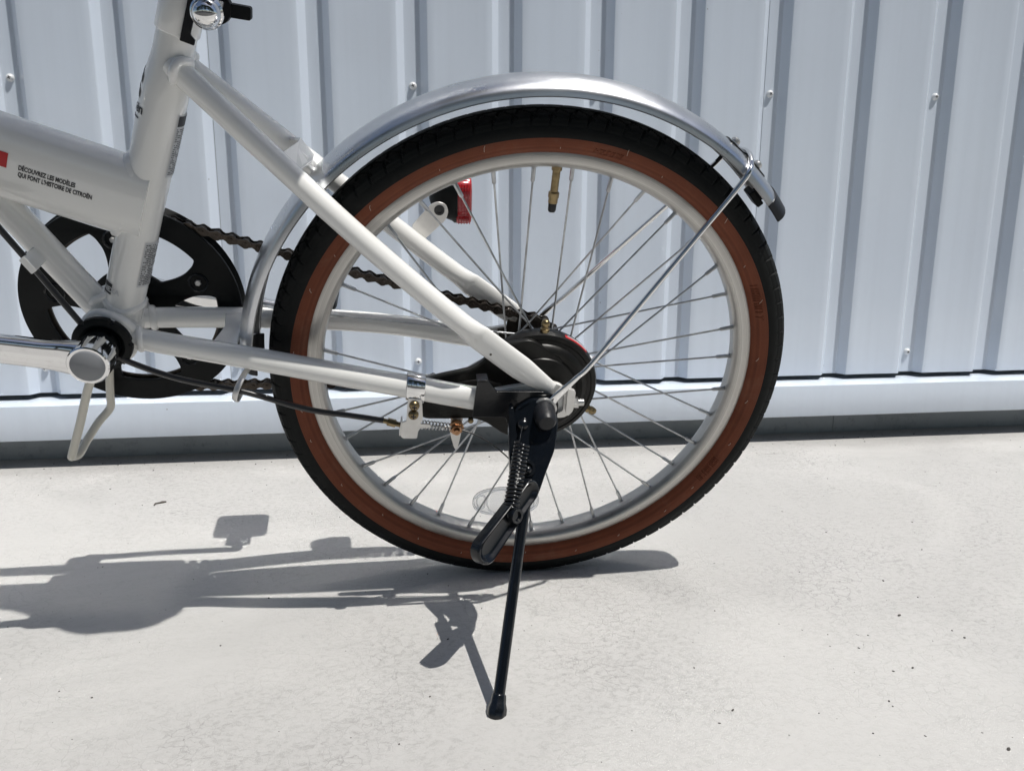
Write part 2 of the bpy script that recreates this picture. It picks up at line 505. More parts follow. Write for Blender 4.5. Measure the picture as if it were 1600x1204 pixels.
# drip flashing: sloping ledge with a front face and returned lip
def flashing(x0, x1):
    bm = bmesh.new()
    pr = [(.045, .1010), (-.0322, .0972), (-.0328, .0969), (-.0330, .0963), (-.0330, .0458), (-.0326, .0450), (-.020, .0446)]
    n = 60
    rows = []
    for i in range(n + 1):
        x = x0 + (x1 - x0) * i / n
        rows.append([bm.verts.new((x, y + (.0006 * noise.noise(Vector((x * 6, 1, 2))) if 0 < j < 6 else 0), z + .0005 * noise.noise(Vector((x * 5, 3, 7))))) for j, (y, z) in enumerate(pr)])
    for i in range(n):
        for j in range(len(pr) - 1):
            bm.faces.new((rows[i][j], rows[i + 1][j], rows[i + 1][j + 1], rows[i][j + 1]))
    o = obj("drip_flashing", bm, 'wall', wall, deg=28)
    md = o.modifiers.new("thickness", 'SOLIDIFY'); md.thickness = .0007; md.offset = -1
    return o
flashing(-2.15, -.9504); flashing(-.9492, 1.25); flashing(1.2512, 2.95)

# pan-head screws
def screw_mesh():
    bm = bmesh.new()
    lathe(bm, [(.0064, 0), (.0064, .0008), (.0054, .0011), (.0053, .0019), (.0049, .0034), (.0039, .0047), (.0023, .0054), (0, .0056)], (0, 0, 0), (0, -1, 0), 20)
    rec = []
    for a in (0.3, 0.3 + PI / 2):
        rot = Matrix.Rotation(a, 3, 'Y')
        n0 = len(bm.verts)
        box(bm, (0, -.0051, 0), (.0052, .0014, .0010), rot)
        bm.faces.ensure_lookup_table()
        for f in bm.faces[-6:]: f.material_index = 1
    bmesh.ops.recalc_face_normals(bm, faces=bm.faces)
    smooth(bm, 40)
    me = bpy.data.meshes.new("screw"); bm.to_mesh(me); bm.free()
    me.materials.append(M['screw']); me.materials.append(M['ink'])
    return me
M['screw'] = mat("white_painted_screw_head", (.66, .68, .70), .28, 0, .5)
sm = screw_mesh()
for i in range(-8, 16, 2):
    for z in (.1425, .5558, .969, 1.382, 1.80, 2.2):
        o = bpy.data.objects.new("screw", sm); COL.objects.link(o); o.parent = wall
        o.location = (B0 + PITCH * i - .0225 + random.uniform(-.001, .001), DEPTH - .0012, z + random.uniform(-.002, .002))
        o.rotation_euler = (0, random.uniform(0, 1.5), 0); o.scale = (.9, .9, .9)

# ================================================================== bicycle
bike = empty("bicycle", loc=(0, 0, .0008))
bike.rotation_euler = (0.3059302836725968, 0, -0.014901053626833643)
label(bike, "white folding bicycle with brown-walled tyre and silver mudguard leaning on its kickstand", "bicycle")
AX = .245            # axle height

# ---------------- wheel
SEC = [(.0104, .2080), (.0112, .2096), (.0135, .2112), (.0168, .2137), (.0198, .2170), (.0216, .2205), (.0223, .2243)]
SEC2 = [(.0223, .2243), (.0228, .2262), (.0229, .2285), (.0225, .2308), (.0217, .2332)]
def tread_section():
    pts = list(SEC2)
    # tread crown
    for k in range(1, 22):
        a = k / 22 * PI
        x = .0216 * math.cos(a * 1.0); 
        y = .2332 + .0118 * (math.sin(a) ** .86)
        pts.append((x, y))
    pts += [(-a, b) for a, b in reversed(SEC2)]
    return pts

def make_tyre(parent):
    sec = tread_section()
    # refine
    fine = []
    for i in range(len(sec) - 1):
        n = 2 if 4 <= i <= len(sec) - 6 else 1
        for k in range(n):
            t = k / n
            fine.append((sec[i][0] * (1 - t) + sec[i + 1][0] * t, sec[i][1] * (1 - t) + sec[i + 1][1] * t))
    fine.append(sec[-1])
    NA = 2304; NB = 96
    verts = []; faces = []
    m = len(fine)
    ctr = (0, .226)
    for i in range(NA):
        th = 2 * PI * i / NA
        for (x, r) in fine:
            ax_ = abs(x)
            d = 0
            if r > .2336:
                ph = (i / NA * NB + (0.5 if x < 0 else 0)) % 1.0
                sh = min(1, ax_ / .0216)
                # shoulder blocks with a slanted kink
                slant = .55 * (1 - sh) + (.18 if sh < .62 else 0)
                p1 = (ph + slant) % 1.0
                if sh > .30 and p1 < .13: d = .0019
                p2 = (ph + 1.6 * sh) % 1.0
                if .34 < sh < .86 and p2 < .10: d = max(d, .0013)
                if .24 < sh < .32: d = max(d, .0018)
                if sh > .93: d = max(d, .0008)
                if sh <= .26:
                    p3 = (2 * i / NA * NB + 3 * sh) % 1.0
                    if p3 < .10: d = max(d, .0006)
            rr = r - d * .9
            xx = x * (1 - d * 8)
            verts.append((math.cos(th) * rr, -xx, math.sin(th) * rr))
    for i in range(NA):
        j = (i + 1) % NA
        for k in range(m - 1):
            faces.append((i * m + k, j * m + k, j * m + k + 1, i * m + k + 1))
    me = bpy.data.meshes.new("tread"); me.from_pydata(verts, [], faces); me.update()
    bm = bmesh.new(); bm.from_mesh(me)
    return obj("tread", bm, 'rubber', parent, deg=24)

def make_sidewall(parent, s):
    bm = bmesh.new()
    lathe(bm, [(r, s * x) for x, r in SEC], (0, 0, 0), W_AX, 256)
    return obj("sidewall", bm, 'sidewall', parent, deg=50)

def emboss(parent, a0, r0, r1, n, step):
    """raised moulding strokes, too worn in the photo to spell out"""
    bm = bmesh.new()
    rnd = random.Random(int(a0 * 100))
    for k in range(n):
        a = a0 + step * k
        for q in range(3):
            aa = a + (q - 1) * .0042
            ra, rb = (r0, r1) if q != 1 else (rnd.choice([r0, (r0 + r1) / 2, r1 - .0006]),) * 2
            if q == 1:
                pts = [(a - .0042, ra), (a, ra + .0002), (a + .0042, ra)]
            else:
                if rnd.random() < .25: continue
                pts = [(aa, ra), (aa, (ra + rb) / 2), (aa, rb)]
            path = []
            for (t, r) in pts:
                # wall surface height at r
                for i in range(len(SEC) - 1):
                    if SEC[i][1] <= r <= SEC[i + 1][1]:
                        f = (r - SEC[i][1]) / (SEC[i + 1][1] - SEC[i][1]); x = SEC[i][0] * (1 - f) + SEC[i + 1][0] * f
                path.append((math.cos(t) * r, -x - .0000, math.sin(t) * r))
            tube(bm, path, .00075, 6)
    o = obj("moulded_marking", bm, 'sidewall', parent); o['kind'] = 'stuff'
    return o

def make_rim(parent):
    bm = bmesh.new()
    h = [(.2092, .0098), (.2103, .0106), (.2103, .0122), (.2094, .0126), (.2020, .0126), (.2012, .0122), (.1996, .0112), (.1972, .0080), (.1960, .0040)]
    prof = h + [(r, -x) for r, x in reversed(h)]
    lathe(bm, prof + [(.2050, -.0092), (.2050, .0092)], (0, 0, 0), W_AX, 256, closed=True)
    return obj("rim", bm, 'alu', parent, deg=30)

def spoke_mesh(k):
    """one spoke with nipple, built at its own angle"""
    bm = bmesh.new()
    a = math.radians(2.6 + 10 * k)
    kind = k % 4
    side = -1 if kind in (0, 2) else 1
    off = (-1 if kind in (0, 3) else 1) * .0205
    wf = .027 if side > 0 else -.030
    rim_p = Vector((math.cos(a) * .1962, -side * .0025, math.sin(a) * .1962))
    inward = Vector((-math.cos(a), 0, -math.sin(a)))
    perp = Vector((-math.sin(a), 0, math.cos(a)))
    Rf = .0245
    # line towards the hub that passes the axle at distance |off|
    al = math.asin(off / .1962)
    d = (inward * math.cos(al) - perp * math.sin(al) * -1)
    L_ = .1962 * math.cos(al) - math.sqrt(Rf ** 2 - .0205 ** 2)
    hub_p = rim_p + d * L_
    hub_p.y = -wf + side * (.0015 if kind in (0, 1) else -.0015)
    dv = (hub_p - rim_p).normalized()
    mid = rim_p + dv * .013
    tube(bm, [rim_p + dv * .010, hub_p], .00095, 8)
    # nipple: square shank with a collar, seated in the rim
    tube(bm, [rim_p - dv * .002, rim_p + dv * .0006, rim_p + dv * .0008, rim_p + dv * .0120, rim_p + dv * .0132], 1, 8,
         rfun=lambda t: [.0028, .0028, .00195, .00185, .0012][round(t * 4)])
    return bm

def make_wheel(name, rear=True):
    wh = empty(name, bike)
    wh.location = P(0, AX, 0) if rear else P(-1.13, AX, 0)
    return wh
rw = make_wheel("rear_wheel")
def vent_hairs(parent):
    bm = bmesh.new(); rnd_ = random.Random(4)
    for k in range(26):
        a = 2 * PI * k / 26 + .09 + rnd_.uniform(-.05, .05); r = rnd_.choice([.2150, .2185, .2200])
        c, sn = math.cos(a), math.sin(a)
        x = .0186 if r < .216 else .0212
        p0 = Vector((c * r, -x, sn * r)); p1 = p0 + Vector((c * .0012, -.0010, sn * .0012 + .0022)); p2 = p1 + Vector((.0006, -.0002, .0018))
        tube(bm, [p0, p1, p2], .00030, 5)
    o = obj("vent_hairs", bm, 'hair', parent); o['kind'] = 'stuff'
    return o
M['hair'] = mat("pale_moulding_hair", (.42, .30, .24), .6)
vent_hairs(rw)
tyre_parts = [make_tyre(rw), make_sidewall(rw, 1), make_sidewall(rw, -1), make_rim(rw)]
emboss(rw, math.radians(25.0), .2145, .2205, 11, -.0165)
emboss(rw, math.radians(-27.5), .2145, .2200, 9, .0155 * -1)
emboss(rw, math.radians(79.5), .2150, .2195, 7, -.0165)
for k in range(36):
    o = obj("spoke", spoke_mesh(k), 'spoke', rw, deg=40)
# hub shell
bm = bmesh.new()
lathe(bm, [(.0, -.036), (.013, -.036), (.013, -.034), (.0265, -.0325), (.0265, -.0300), (.016, -.0285), (.0125, -.020), (.0125, .018), (.020, .024), (.0265, .0262), (.0265, .029), (.02, .030), (0, .030)], (0, 0, 0), W_AX, 48)
obj("hub", bm, 'zinc', rw, deg=35)
bm = bmesh.new(); tube(bm, [P(0, 0, -.085), P(0, 0, .084)], .0048, 16)
obj("axle", bm, 'zinc', rw)
# valve
bm = bmesh.new()
va = math.radians(86.7)
vd = Vector((math.cos(va), 0, math.sin(va)))
def along(r): return vd * r
lathe(bm, [(0, .1980), (.0046, .1980), (.0046, .1925), (.0037, .1922), (.0034, .190), (.0036, .1895), (.0034, .188), (.0036, .187), (.0034, .185), (.0034, .1742), (.0042, .1738), (.0048, .1730), (.0048, .1690), (.0042, .1680), (.0042, .1640), (.0036, .1636), (0, .1636)], (0, 0, 0), vd, 12)
obj("valve_stem", bm, 'brass', rw)
bm = bmesh.new()
lathe(bm, [(0, .1640), (.0037, .1638), (.0035, .1575), (.0028, .1560), (0, .1555)], (0, 0, 0), vd, 14)
obj("valve_cap", bm, 'rubber_cap', rw)
# clear spoke reflector
bm = bmesh.new()
rc = P(-.0205, .0890 - AX, .0035)
def oval(cx, cz, a, b, n=36, pw=2.4):
    out = []
    for k in range(n):
        t = 2 * PI * k / n
        c, s = math.cos(t), math.sin(t)
        out.append((cx + a * math.copysign(abs(c) ** (2 / pw), c), cz + b * math.copysign(abs(s) ** (2 / pw), s)))
    return out
def rt(pts, ang, c):
    ca, sa = math.cos(ang), math.sin(ang)
    return [(c[0] + (x - c[0]) * ca - (z - c[1]) * sa, c[1] + (x - c[0]) * sa + (z - c[1]) * ca) for x, z in pts]
cc = (rc.x, rc.z)
plate(bm, rt(oval(rc.x, rc.z, .0345, .0175), -.02, cc), .0020, .0030)
ring = [P(x, z, .0040) for x, z in rt(oval(rc.x, rc.z, .0340, .0170, 48), -.02, cc)]
tube(bm, ring, .0013, 6, closed=True)
ring = [P(x, z, .0040) for x, z in rt(oval(rc.x, rc.z, .0195, .0155, 40, 3.2), -.02, cc)]
tube(bm, ring, .0010, 6, closed=True)
for sx in (-1, 1):
    ring = [P(x, z, .0040) for x, z in rt(oval(rc.x + sx * .0260, rc.z, .0045, .0085, 24), -.02, cc)]
    tube(bm, ring, .0010, 6, closed=True)
# prism cells
for i in range(-7, 8):
    for j in range(-5, 6):
        x = rc.x + i * .0023 + (.00115 if j % 2 else 0); z = rc.z + j * .0025
        if abs(x - rc.x) > .0172: continue
        lathe(bm, [(.0012, 0), (0, .0011)], P(x, z, .0030), W_AX, 3)
obj("spoke_reflector", bm, 'clear', rw, deg=20)

# front wheel: shares the rear wheel's tyre and rim
fw = make_wheel("front_wheel", rear=False)
for src in tyre_parts:
    c = src.copy(); COL.objects.link(c); c.parent = fw
bm = bmesh.new()
for k in range(36):
    b2 = spoke_mesh(k)
    me = bpy.data.meshes.new("t"); b2.to_mesh(me); b2.free(); bm.from_mesh(me); bpy.data.meshes.remove(me)
o = obj("spokes", bm, 'spoke', fw); o['kind'] = 'stuff'
bm = bmesh.new()
lathe(bm, [(0, -.05), (.012, -.05), (.026, -.032), (.026, -.029), (.012, -.026), (.012, .026), (.026, .029), (.026, .032), (.012, .05), (0, .05)], (0, 0, 0), W_AX, 32)
obj("hub", bm, 'zinc', fw)

# ---------------- frame
def part(name, bm, m, parent=bike, **k): return obj(name, bm, m, parent, **k)

SA = Vector((-.3655, .3080)); SD = Vector((.338, .941)).normalized(); SE = Vector((SD.y, -SD.x))
def seat_pt(s, e=0, wv=0):
    q = SA + SD * s + SE * e
    return P(q.x, q.y, wv)
def seat_r(s):
    if s < .200: return .0166 + .0010 * max(0, min(1, (s - .10) / .08))
    if s < .232: 
        t = (s - .200) / .032; t = t * t * (3 - 2 * t)
        return .0176 * (1 - t) + .0148 * t
    return .0148
bm = bmesh.new()
ss = [i * .258 / 60 for i in range(61)]
tube(bm, [seat_pt(s) for s in ss], 1, 40, rfun=lambda t: seat_r(t * .258))
part("seat_tube", bm, 'paint')
# collar and seat post
bm = bmesh.new()
lathe(bm, [(.0140, .2440), (.0158, .2445), (.0164, .2460), (.0164, .2740), (.0158, .2755), (.0140, .2758)], seat_pt(0), Vector((SD.x, 0, SD.y)), 40)
for sw in (-1, 1):
    plate(bm, [tuple((SA + SD * s + SE * e)) for s, e in ((.257, .012), (.257, .026), (.276, .026), (.276, .012))], sw * .0035, sw * .0095)
part("seat_collar", bm, 'paint', bevel=.0006)
bm = bmesh.new()
tube(bm, [seat_pt(.20), seat_pt(.46)], .0135, 32)
part("seat_post", bm, 'chrome')
cb = seat_pt(.2690, .0205)
bm = bmesh.new()
tube(bm, [cb + W_AX * -.02, cb + W_AX * .017], .0030, 14)
lathe(bm, [(0, .0165), (.0112, .0165), (.0117, .0175), (.0117, .0200), (.0102, .0215), (0, .0215)], cb, W_AX, 28)
lathe(bm, [(.0102, .0215), (.0100, .0235), (.0092, .0262), (.0077, .0285), (.0054, .0302), (.0028, .0311), (0, .0314)], cb, W_AX, 28)
part("clamp_nut", bm, 'chrome')
bm = bmesh.new()
plate(bm, roundpoly([tuple((SA + SD * s + SE * e)) for s, e in ((.2435, .006), (.2435, .0165), (.2475, .0165), (.2500, .0125), (.272, .0130), (.278, .017), (.278, .006))], .001, 3), .0165, .0185)
part("clamp_plate", bm, 'black_gloss', bevel=.0004)  # bright metal coloured black, standing in for the dark trees it would mirror
bm = bmesh.new()
lathe(bm, [(0, -.010), (.0118, -.010), (.0122, -.016), (.0115, -.021), (0, -.0215)], cb, W_AX, 28)
plate(bm, roundpoly([(cb.x + .006, cb.z + .004), (cb.x + .026, cb.z + .001), (cb.x + .025, cb.z - .0085), (cb.x + .006, cb.z - .006)], .002, 3), -.021, -.012)
part("quick_release_lever", bm, 'black_satin', bevel=.0006)

# saddle (above the picture, its shadow lies on the ground)
sad = empty("saddle", bike)
sc = seat_pt(.455)
bm = bmesh.new()
rows = []
NS = 26
for i in range(NS + 1):
    t = i / NS
    x = .115 - .265 * t
    hw = .076 * math.sqrt(max(.0, 1 - ((.30 - t) / .302) ** 4)) if t < .30 else (.019 + .059 * (.5 + .5 * math.cos(PI * min(1, (t - .30) / .42))))
    hw = max(hw, .006)
    if t > .94: hw *= math.sqrt(max(.05, 1 - ((t - .94) / .06) ** 2))
    top = .030 + .012 * (1 - t) ** 2 - .005 * math.sin(PI * t)
    row = []
    for k in range(16):
        a = 2 * PI * k / 16
        c, s = math.cos(a), math.sin(a)
        row.append(bm.verts.new((sc.x + x + .018, sc.y + hw * c, sc.z + top + (.016 * s if s > 0 else .024 * s))))
    rows.append(row)
for i in range(NS):
    for k in range(16):
        bm.faces.new((rows[i][k], rows[i][(k + 1) % 16], rows[i + 1][(k + 1) % 16], rows[i + 1][k]))
bm.faces.new(rows[0]); bm.faces.new(rows[-1][::-1])
part("cover", bm, 'saddle', sad, deg=60)
bm = bmesh.new()
for s in (-1, 1):
    tube(bm, catmull([(sc.x + .10, s * .045, sc.z + .012), (sc.x + .04, s * .024, sc.z - .004), (sc.x - .04, s * .020, sc.z - .004), (sc.x - .11, s * .010, sc.z + .018)], 6), .0035, 10)
    hel = [(sc.x + .095 + .011 * math.cos(t), s * .045 + .011 * math.sin(t), sc.z - .028 + .045 * t / (2 * PI * 5)) for t in [i * 2 * PI * 5 / 80 for i in range(81)]]
    tube(bm, hel, .0016, 6)
lathe(bm, [(0, -.012), (.018, -.012), (.018, .010), (0, .010)], sc, (0, 1, 0), 20)
part("rails", bm, 'black_gloss', sad)

# main tube (deep oval beam)
MA = Vector((-.340, .4132)); MD = Vector((-.9403, .3403)).normalized(); MN = Vector((-MD.y, MD.x)) * -1
if MN.y < 0: MN = -MN
MH, MW, MP = .0328, .0215, 2.5
bm = bmesh.new()
mpath = [P(*(MA + MD * (-.016 + i / 24 * .656))) for i in range(25)]
tube(bm, mpath, (MW, MH), 48, side=(0, 1, 0), power=MP)
part("main_tube", bm, 'paint', deg=50)
def main_pt(s, t, lift=.0004):
    hw = MW * (max(0, 1 - abs(t / MH) ** MP)) ** (1 / MP)
    q = MA + MD * s + MN * t
    return P(q.x, q.y, hw + lift)
# weld fillet where the main tube meets the seat tube
def weld_ring(name, pts, r, parent=bike):
    bm = bmesh.new()
    tube(bm, pts, r, 12, closed=True, bump=r * .22)
    return part(name, bm, 'weld', parent, deg=60)
pts = []
for k in range(64):
    a = 2 * PI * k / 64
    c, s = math.cos(a), math.sin(a)
    c = math.copysign(abs(c) ** .8, c); s = math.copysign(abs(s) ** .8, s)
    y = MW * .74 * c; t = (MH - .0012) * s
    # march along the tube to the seat tube's surface
    q0 = MA + MN * t
    e0 = (q0 - SA).dot(SE); de = MD.dot(SE)
    target = -math.sqrt(max(0, .0164 ** 2 - min(y * y, .0150 ** 2)))
    sarc = (target - e0) / de
    q = MA + MD * sarc + MN * t
    pts.append(P(q.x, q.y, y))
weld_ring("weld_bead", pts, .0046)
# head tube, fork, stem and bar (left of the picture)
HA = MA + MD * .640
bm = bmesh.new()
tube(bm, [P(HA.x + .022, HA.y - .06, 0), P(HA.x - .020, HA.y + .055, 0)], .0185, 28)
part("head_tube", bm, 'paint')
bm = bmesh.new()
hb = P(HA.x + .022, HA.y - .06, 0)
tube(bm, [hb, hb + Vector((.020, 0, -.05))], .016, 20)
for s in (-1, 1):
    tube(bm, catmull([hb + Vector((.020, s * .012, -.045)), hb + Vector((.012, s * .046, -.085)), hb + Vector((-.05, s * .052, -.23)), P(-1.13, AX, -s * .052)], 8), .0115, 16)
part("fork", bm, 'paint')
bm = bmesh.new()
ht = P(HA.x - .020, HA.y + .055, 0)
tube(bm, [ht, ht + Vector((.10, 0, .30))], .0135, 20)
hp = ht + Vector((.10, 0, .30))
tube(bm, catmull([hp + Vector((.13, -.27, .02)), hp + Vector((.03, -.20, .02)), hp + Vector((-.01, -.06, .0)), hp, hp + Vector((-.01, .06, .0)), hp + Vector((.03, .20, .02)), hp + Vector((.13, .27, .02))], 8), .011, 16)
part("handlebar", bm, 'chrome')

# lower strut
bm = bmesh.new()
tube(bm, [P(-.378, .309), P(-.4345, .4005), P(-.452, .429)], .0124, 28)
part("lower_strut", bm, 'paint')
# bottom bracket shell with thick welds
BBc = P(-.372, .298, 0)
bm = bmesh.new()
lathe(bm, [(0, -.034), (.0195, -.034), (.0215, -.032), (.0215, .032), (.0195, .034), (0, .034)], BBc, W_AX, 40)
part("bottom_bracket_shell", bm, 'paint')
weld_ring("weld_bead", [BBc + Vector((.0205 * math.cos(a) + .001, -.024 + .003 * math.cos(3 * a), .0215 * math.sin(a))) for a in [2 * PI * k / 48 for k in range(48)]], .0045)
weld_ring("weld_bead", [seat_pt(.0135 + .004 * math.cos(2 * a), .0150 * math.cos(a), .0150 * math.sin(a)) for a in [2 * PI * k / 48 for k in range(48)]], .0040)
weld_ring("weld_bead", [P(-.3795 + .0124 * .85 * math.cos(a), .3225 + .0124 * .52 * math.cos(a) + .004 * math.sin(a) ** 2, .0108 * math.sin(a)) for a in [2 * PI * k / 40 for k in range(40)]], .0036)
# chain stays and seat stays
for s in (1, -1):
    bm = bmesh.new()
    cs = catmull([P(-.360, .2955, s * .016), P(-.337, .2930, s * .0235), P(-.248, .2830, s * .041), P(-.180, .2735, s * .053), P(-.1198, .2634, s * .0595), P(-.060, .2510, s * .0618), P(-.028, .2472, s * .0612)], 6)
    tube(bm, cs, 1, 28, side=(0, 1, 0), rfun=lambda t: (.0092 if t < .72 else .0092 - .0055 * (t - .72) / .28, .0090 + .0014 * min(1, t / .4) + (.0022 * max(0, t - .62) / .38)))
    part("chain_stay", bm, 'paint', deg=50)
    weld_ring("weld_bead", [P(-.3465 + .002 * math.cos(a), .2940 + .0085 * math.sin(a), s * .0215 + .0082 * math.cos(a)) for a in [2 * PI * k / 32 for k in range(32)]], .0033)
    bm = bmesh.new()
    st = catmull([P(-.2870, .5165, s * .009), P(-.2786, .5087, s * .0125), P(-.2256, .4597, s * .027), P(-.1608, .3996, s * .0425), P(-.1000, .3455, s * .0525), P(-.0640, .3150, s * .0570), P(-.0500, .3035, s * .0585), P(-.0150, .2760, s * .0615), P(.0085, .2600, s * .0635)], 6)
    def rs(t):
        if t < .60: return (.0093, .0093)
        k = min(1, (t - .60) / .09)
        k2 = max(0, (t - .86) / .14)
        return (.0093 - .0048 * k - .001 * k2, .0093 + .0022 * k - .0055 * k2)
    tube(bm, st, 1, 28, side=(0, 1, 0), rfun=rs)
    part("seat_stay", bm, 'paint', deg=50)
    cpt = P(-.2800, .5115, s * .0128)
    dirv = (P(-.2256, .4597, s * .027) - P(-.2786, .5087, s * .0125)).normalized()
    e1 = dirv.orthogonal().normalized(); e2 = dirv.cross(e1)
    weld_ring("weld_bead", [cpt - dirv * (.003 - .002 * math.cos(2 * a)) + (e1 * math.cos(a) + e2 * math.sin(a)) * .0088 for a in [2 * PI * k / 32 for k in range(32)]], .0036)
    # dropout plate
    bm = bmesh.new()
    plate(bm, roundpoly([(-.050, .258), (.004, .267), (.018, .262), (.024, .250), (.024, .236), (.004, .235), (-.014, .236), (-.050, .244)], .004, 4), s * .0600 - .0025, s * .0600 + .0025)
    part("dropout", bm, 'paint', bevel=.0006)

# bridges
bm = bmesh.new()
plate3(bm, [P(-.2130, .4560, .0285), P(-.2010, .4600, .0060), P(-.2010, .4600, -.0060), P(-.2130, .4560, -.0285), P(-.2015, .4415, -.0315), P(-.1900, .4465, -.010), P(-.1900, .4465, .010), P(-.2015, .4415, .0315)], .0035, (.55, 0, .83))
box(bm, P(-.2010, .4475, 0), (.010, .012, .012), Matrix.Rotation(-.75, 3, 'Y'))
part("seat_stay_bridge", bm, 'paint', bevel=.0010)
bm = bmesh.new()
plate3(bm, [P(-.2860, .2945, .037), P(-.2800, .2950, 0), P(-.2860, .2945, -.037), P(-.2640, .2935, -.040), P(-.2650, .2925, -.012), P(-.2650, .2925, .012), P(-.2640, .2935, .040)], .004, (.1, 0, 1))
plate3(bm, [P(-.2650, .3020, .012), P(-.2650, .3020, -.012), P(-.2650, .2750, -.012), P(-.2650, .2750, .012)], .003, (-1, 0, .05))
part("chain_stay_bridge", bm, 'paint', bevel=.0010)

# ---------------- mudguard
FR = .2705
def fender_bm(a0, a1, n, hw=.0262, depth=.0115, lift=0.0, th=.0011):
    bm = bmesh.new(); rows = []
    for i in range(n + 1):
        a = math.radians(a0 + (a1 - a0) * i / n)
        R_ = FR + lift
        row = []
        prof = []
        m = 14
        for k in range(m + 1):
            x = -1 + 2 * k / m
            prof.append((hw * math.sin(x * PI / 2), R_ - depth * (1 - math.cos(x * PI / 2)) ** .95))
        edge = [(-hw - .0006, R_ - depth - .0016), (-hw + .0006, R_ - depth - .0026)]
        prof = list(reversed(edge)) + prof + [(hw + .0006, R_ - depth - .0016), (hw - .0006, R_ - depth - .0026)]
        for (x, r) in prof:
            row.append(bm.verts.new((math.cos(a) * r, -x, math.sin(a) * r)))
        rows.append(row)
    for i in range(n):
        for k in range(len(rows[0]) - 1):
            bm.faces.new((rows[i][k], rows[i][k + 1], rows[i + 1][k + 1], rows[i + 1][k]))
    return bm
mg = empty("rear_mudguard", bike, P(0, AX, 0))
def solid(o, t): 
    md = o.modifiers.new("thickness", 'SOLIDIFY'); md.thickness = t; md.offset = -1; return o
def fen(name, m, *a, **k):
    bm = fender_bm(*a, **k)
    # normals outward
    bmesh.ops.recalc_face_normals(bm, faces=bm.faces)
    c = sum((f.normal.dot(f.calc_center_median()) for f in bm.faces))
    if c < 0: bmesh.ops.reverse_faces(bm, faces=bm.faces)
    o = obj(name, bm, m, mg, deg=50, normals=False)
    return solid(o, .0010)
fen("mudguard_blade", 'fender', 40.6, 173.5, 110)
fen("rear_tip", 'rubber_cap', 37.4, 41.4, 8, hw=.0270, depth=.0125, lift=.0010)
fen("front_tip", 'rubber_cap', 173.0, 177.5, 6, hw=.0225, depth=.012, lift=-.0035)
# inner stiffening clip near the rear and fixings
bm = bmesh.new()
def fp(adeg, r, x): 
    a = math.radians(adeg); return Vector((math.cos(a) * r, -x, math.sin(a) * r))
for a in (53.0, 46.6):
    lathe(bm, [(0, 0), (.0042, 0), (.0042, .0012), (.0033, .0030), (.0012, .0040), (0, .0042)], fp(a, FR + .0016, 0), fp(a, 1, 0), 14)
obj("fixing_bolt", bm, 'zinc', mg)
bm = bmesh.new()
rows = []
for a in [44.6 + i * 1.1 for i in range(10)]:
    rows.append([bm.verts.new(fp(a, FR + .0013 + (.0022 if 48.8 < a < 51.2 else 0) - .011 * (x / .0262) ** 2, x)) for x in (-.008, -.004, 0, .004, .008)])
for i in range(len(rows) - 1):
    for k in range(4): bm.faces.new((rows[i][k], rows[i][k + 1], rows[i + 1][k + 1], rows[i + 1][k]))
solid(obj("stay_clip", bm, 'black_gloss', mg), .0010)
bm = bmesh.new()
box(bm, fp(42.2, FR - .0165, .002), (.016, .016, .006), Matrix.Rotation(math.radians(-42.2 + 90), 3, 'Y'))
obj("inner_retainer", bm, 'black_satin', mg, bevel=.001)
bm = bmesh.new()
tube(bm, [fp(53, FR - .001, -.002), fp(53, FR - .020, -.002)], .0016, 10)
obj("inner_pin", bm, 'black_satin', mg)
# bracket from the seat-stay bridge
bm = bmesh.new()
tube(bm, [fp(135.5, FR + .012, 0), fp(135.5, FR - .018, 0)], .0042, 12)
plate3(bm, [fp(133.6, FR - .0125, .012), fp(133.6, FR - .0125, -.012), fp(137.2, FR - .0125, -.012), fp(137.2, FR - .0125, .012)], .002, fp(135.5, 1, 0))
obj("bridge_bracket", bm, 'palezinc', mg)
# wire stay looping over the mudguard
bm = bmesh.new()
def ab(u, v, wv): return P(u, v - AX, wv)
wa, wb = ab(.0400, .2885, .0715), ab(.1600, .4335, .0335)
left = [ab(.0280, .2765, .0735), wa, wa.lerp(wb, .33), wa.lerp(wb, .66), wb]
top = [fp(49.9, FR - .0085, .0290), fp(50.0, FR - .0015, .0195), fp(50.0, FR + .0020, .0080), fp(50.0, FR + .0024, 0)]
path = left + top
right = [Vector((p.x, -p.y, p.z)) for p in reversed(path[:-1])]
tube(bm, catmull(path + right, 7), .0024, 12)
obj("stay_wire", bm, 'chrome', mg, deg=60)
for s in (1, -1):
    bm = bmesh.new()
    tube(bm, catmull([ab(.0300, .2785, s * .0733), ab(.0200, .2680, s * .0742), ab(.0095, .2560, s * .0745), ab(.0045, .2470, s * .0745)], 5), 1, 14, side=(0, 1, 0),
         rfun=lambda t: (.0024 - .0010 * t, .0024 + .0022 * t))
    obj("stay_eyelet", bm, 'chrome', mg, deg=60)

# ---------------- drum brake
br = empty("drum_brake", bike)
DC = P(.0, .2475, 0)
bm = bmesh.new()
lathe(bm, [(0, .026), (.0535, .026), (.0550, .0285), (.0550, .0365), (.0538, .0398), (.0500, .0412), (.0488, .0405), (.0455, .0412), (.0440, .0440), (.0400, .0462), (.0385, .0458), (.0350, .0452), (.0335, .0478), (.0270, .0490), (.0250, .0500), (.0150, .0510), (.0, .0510)], DC, W_AX, 96)
obj("drum_cover", bm, 'black_brake', br, deg=40)
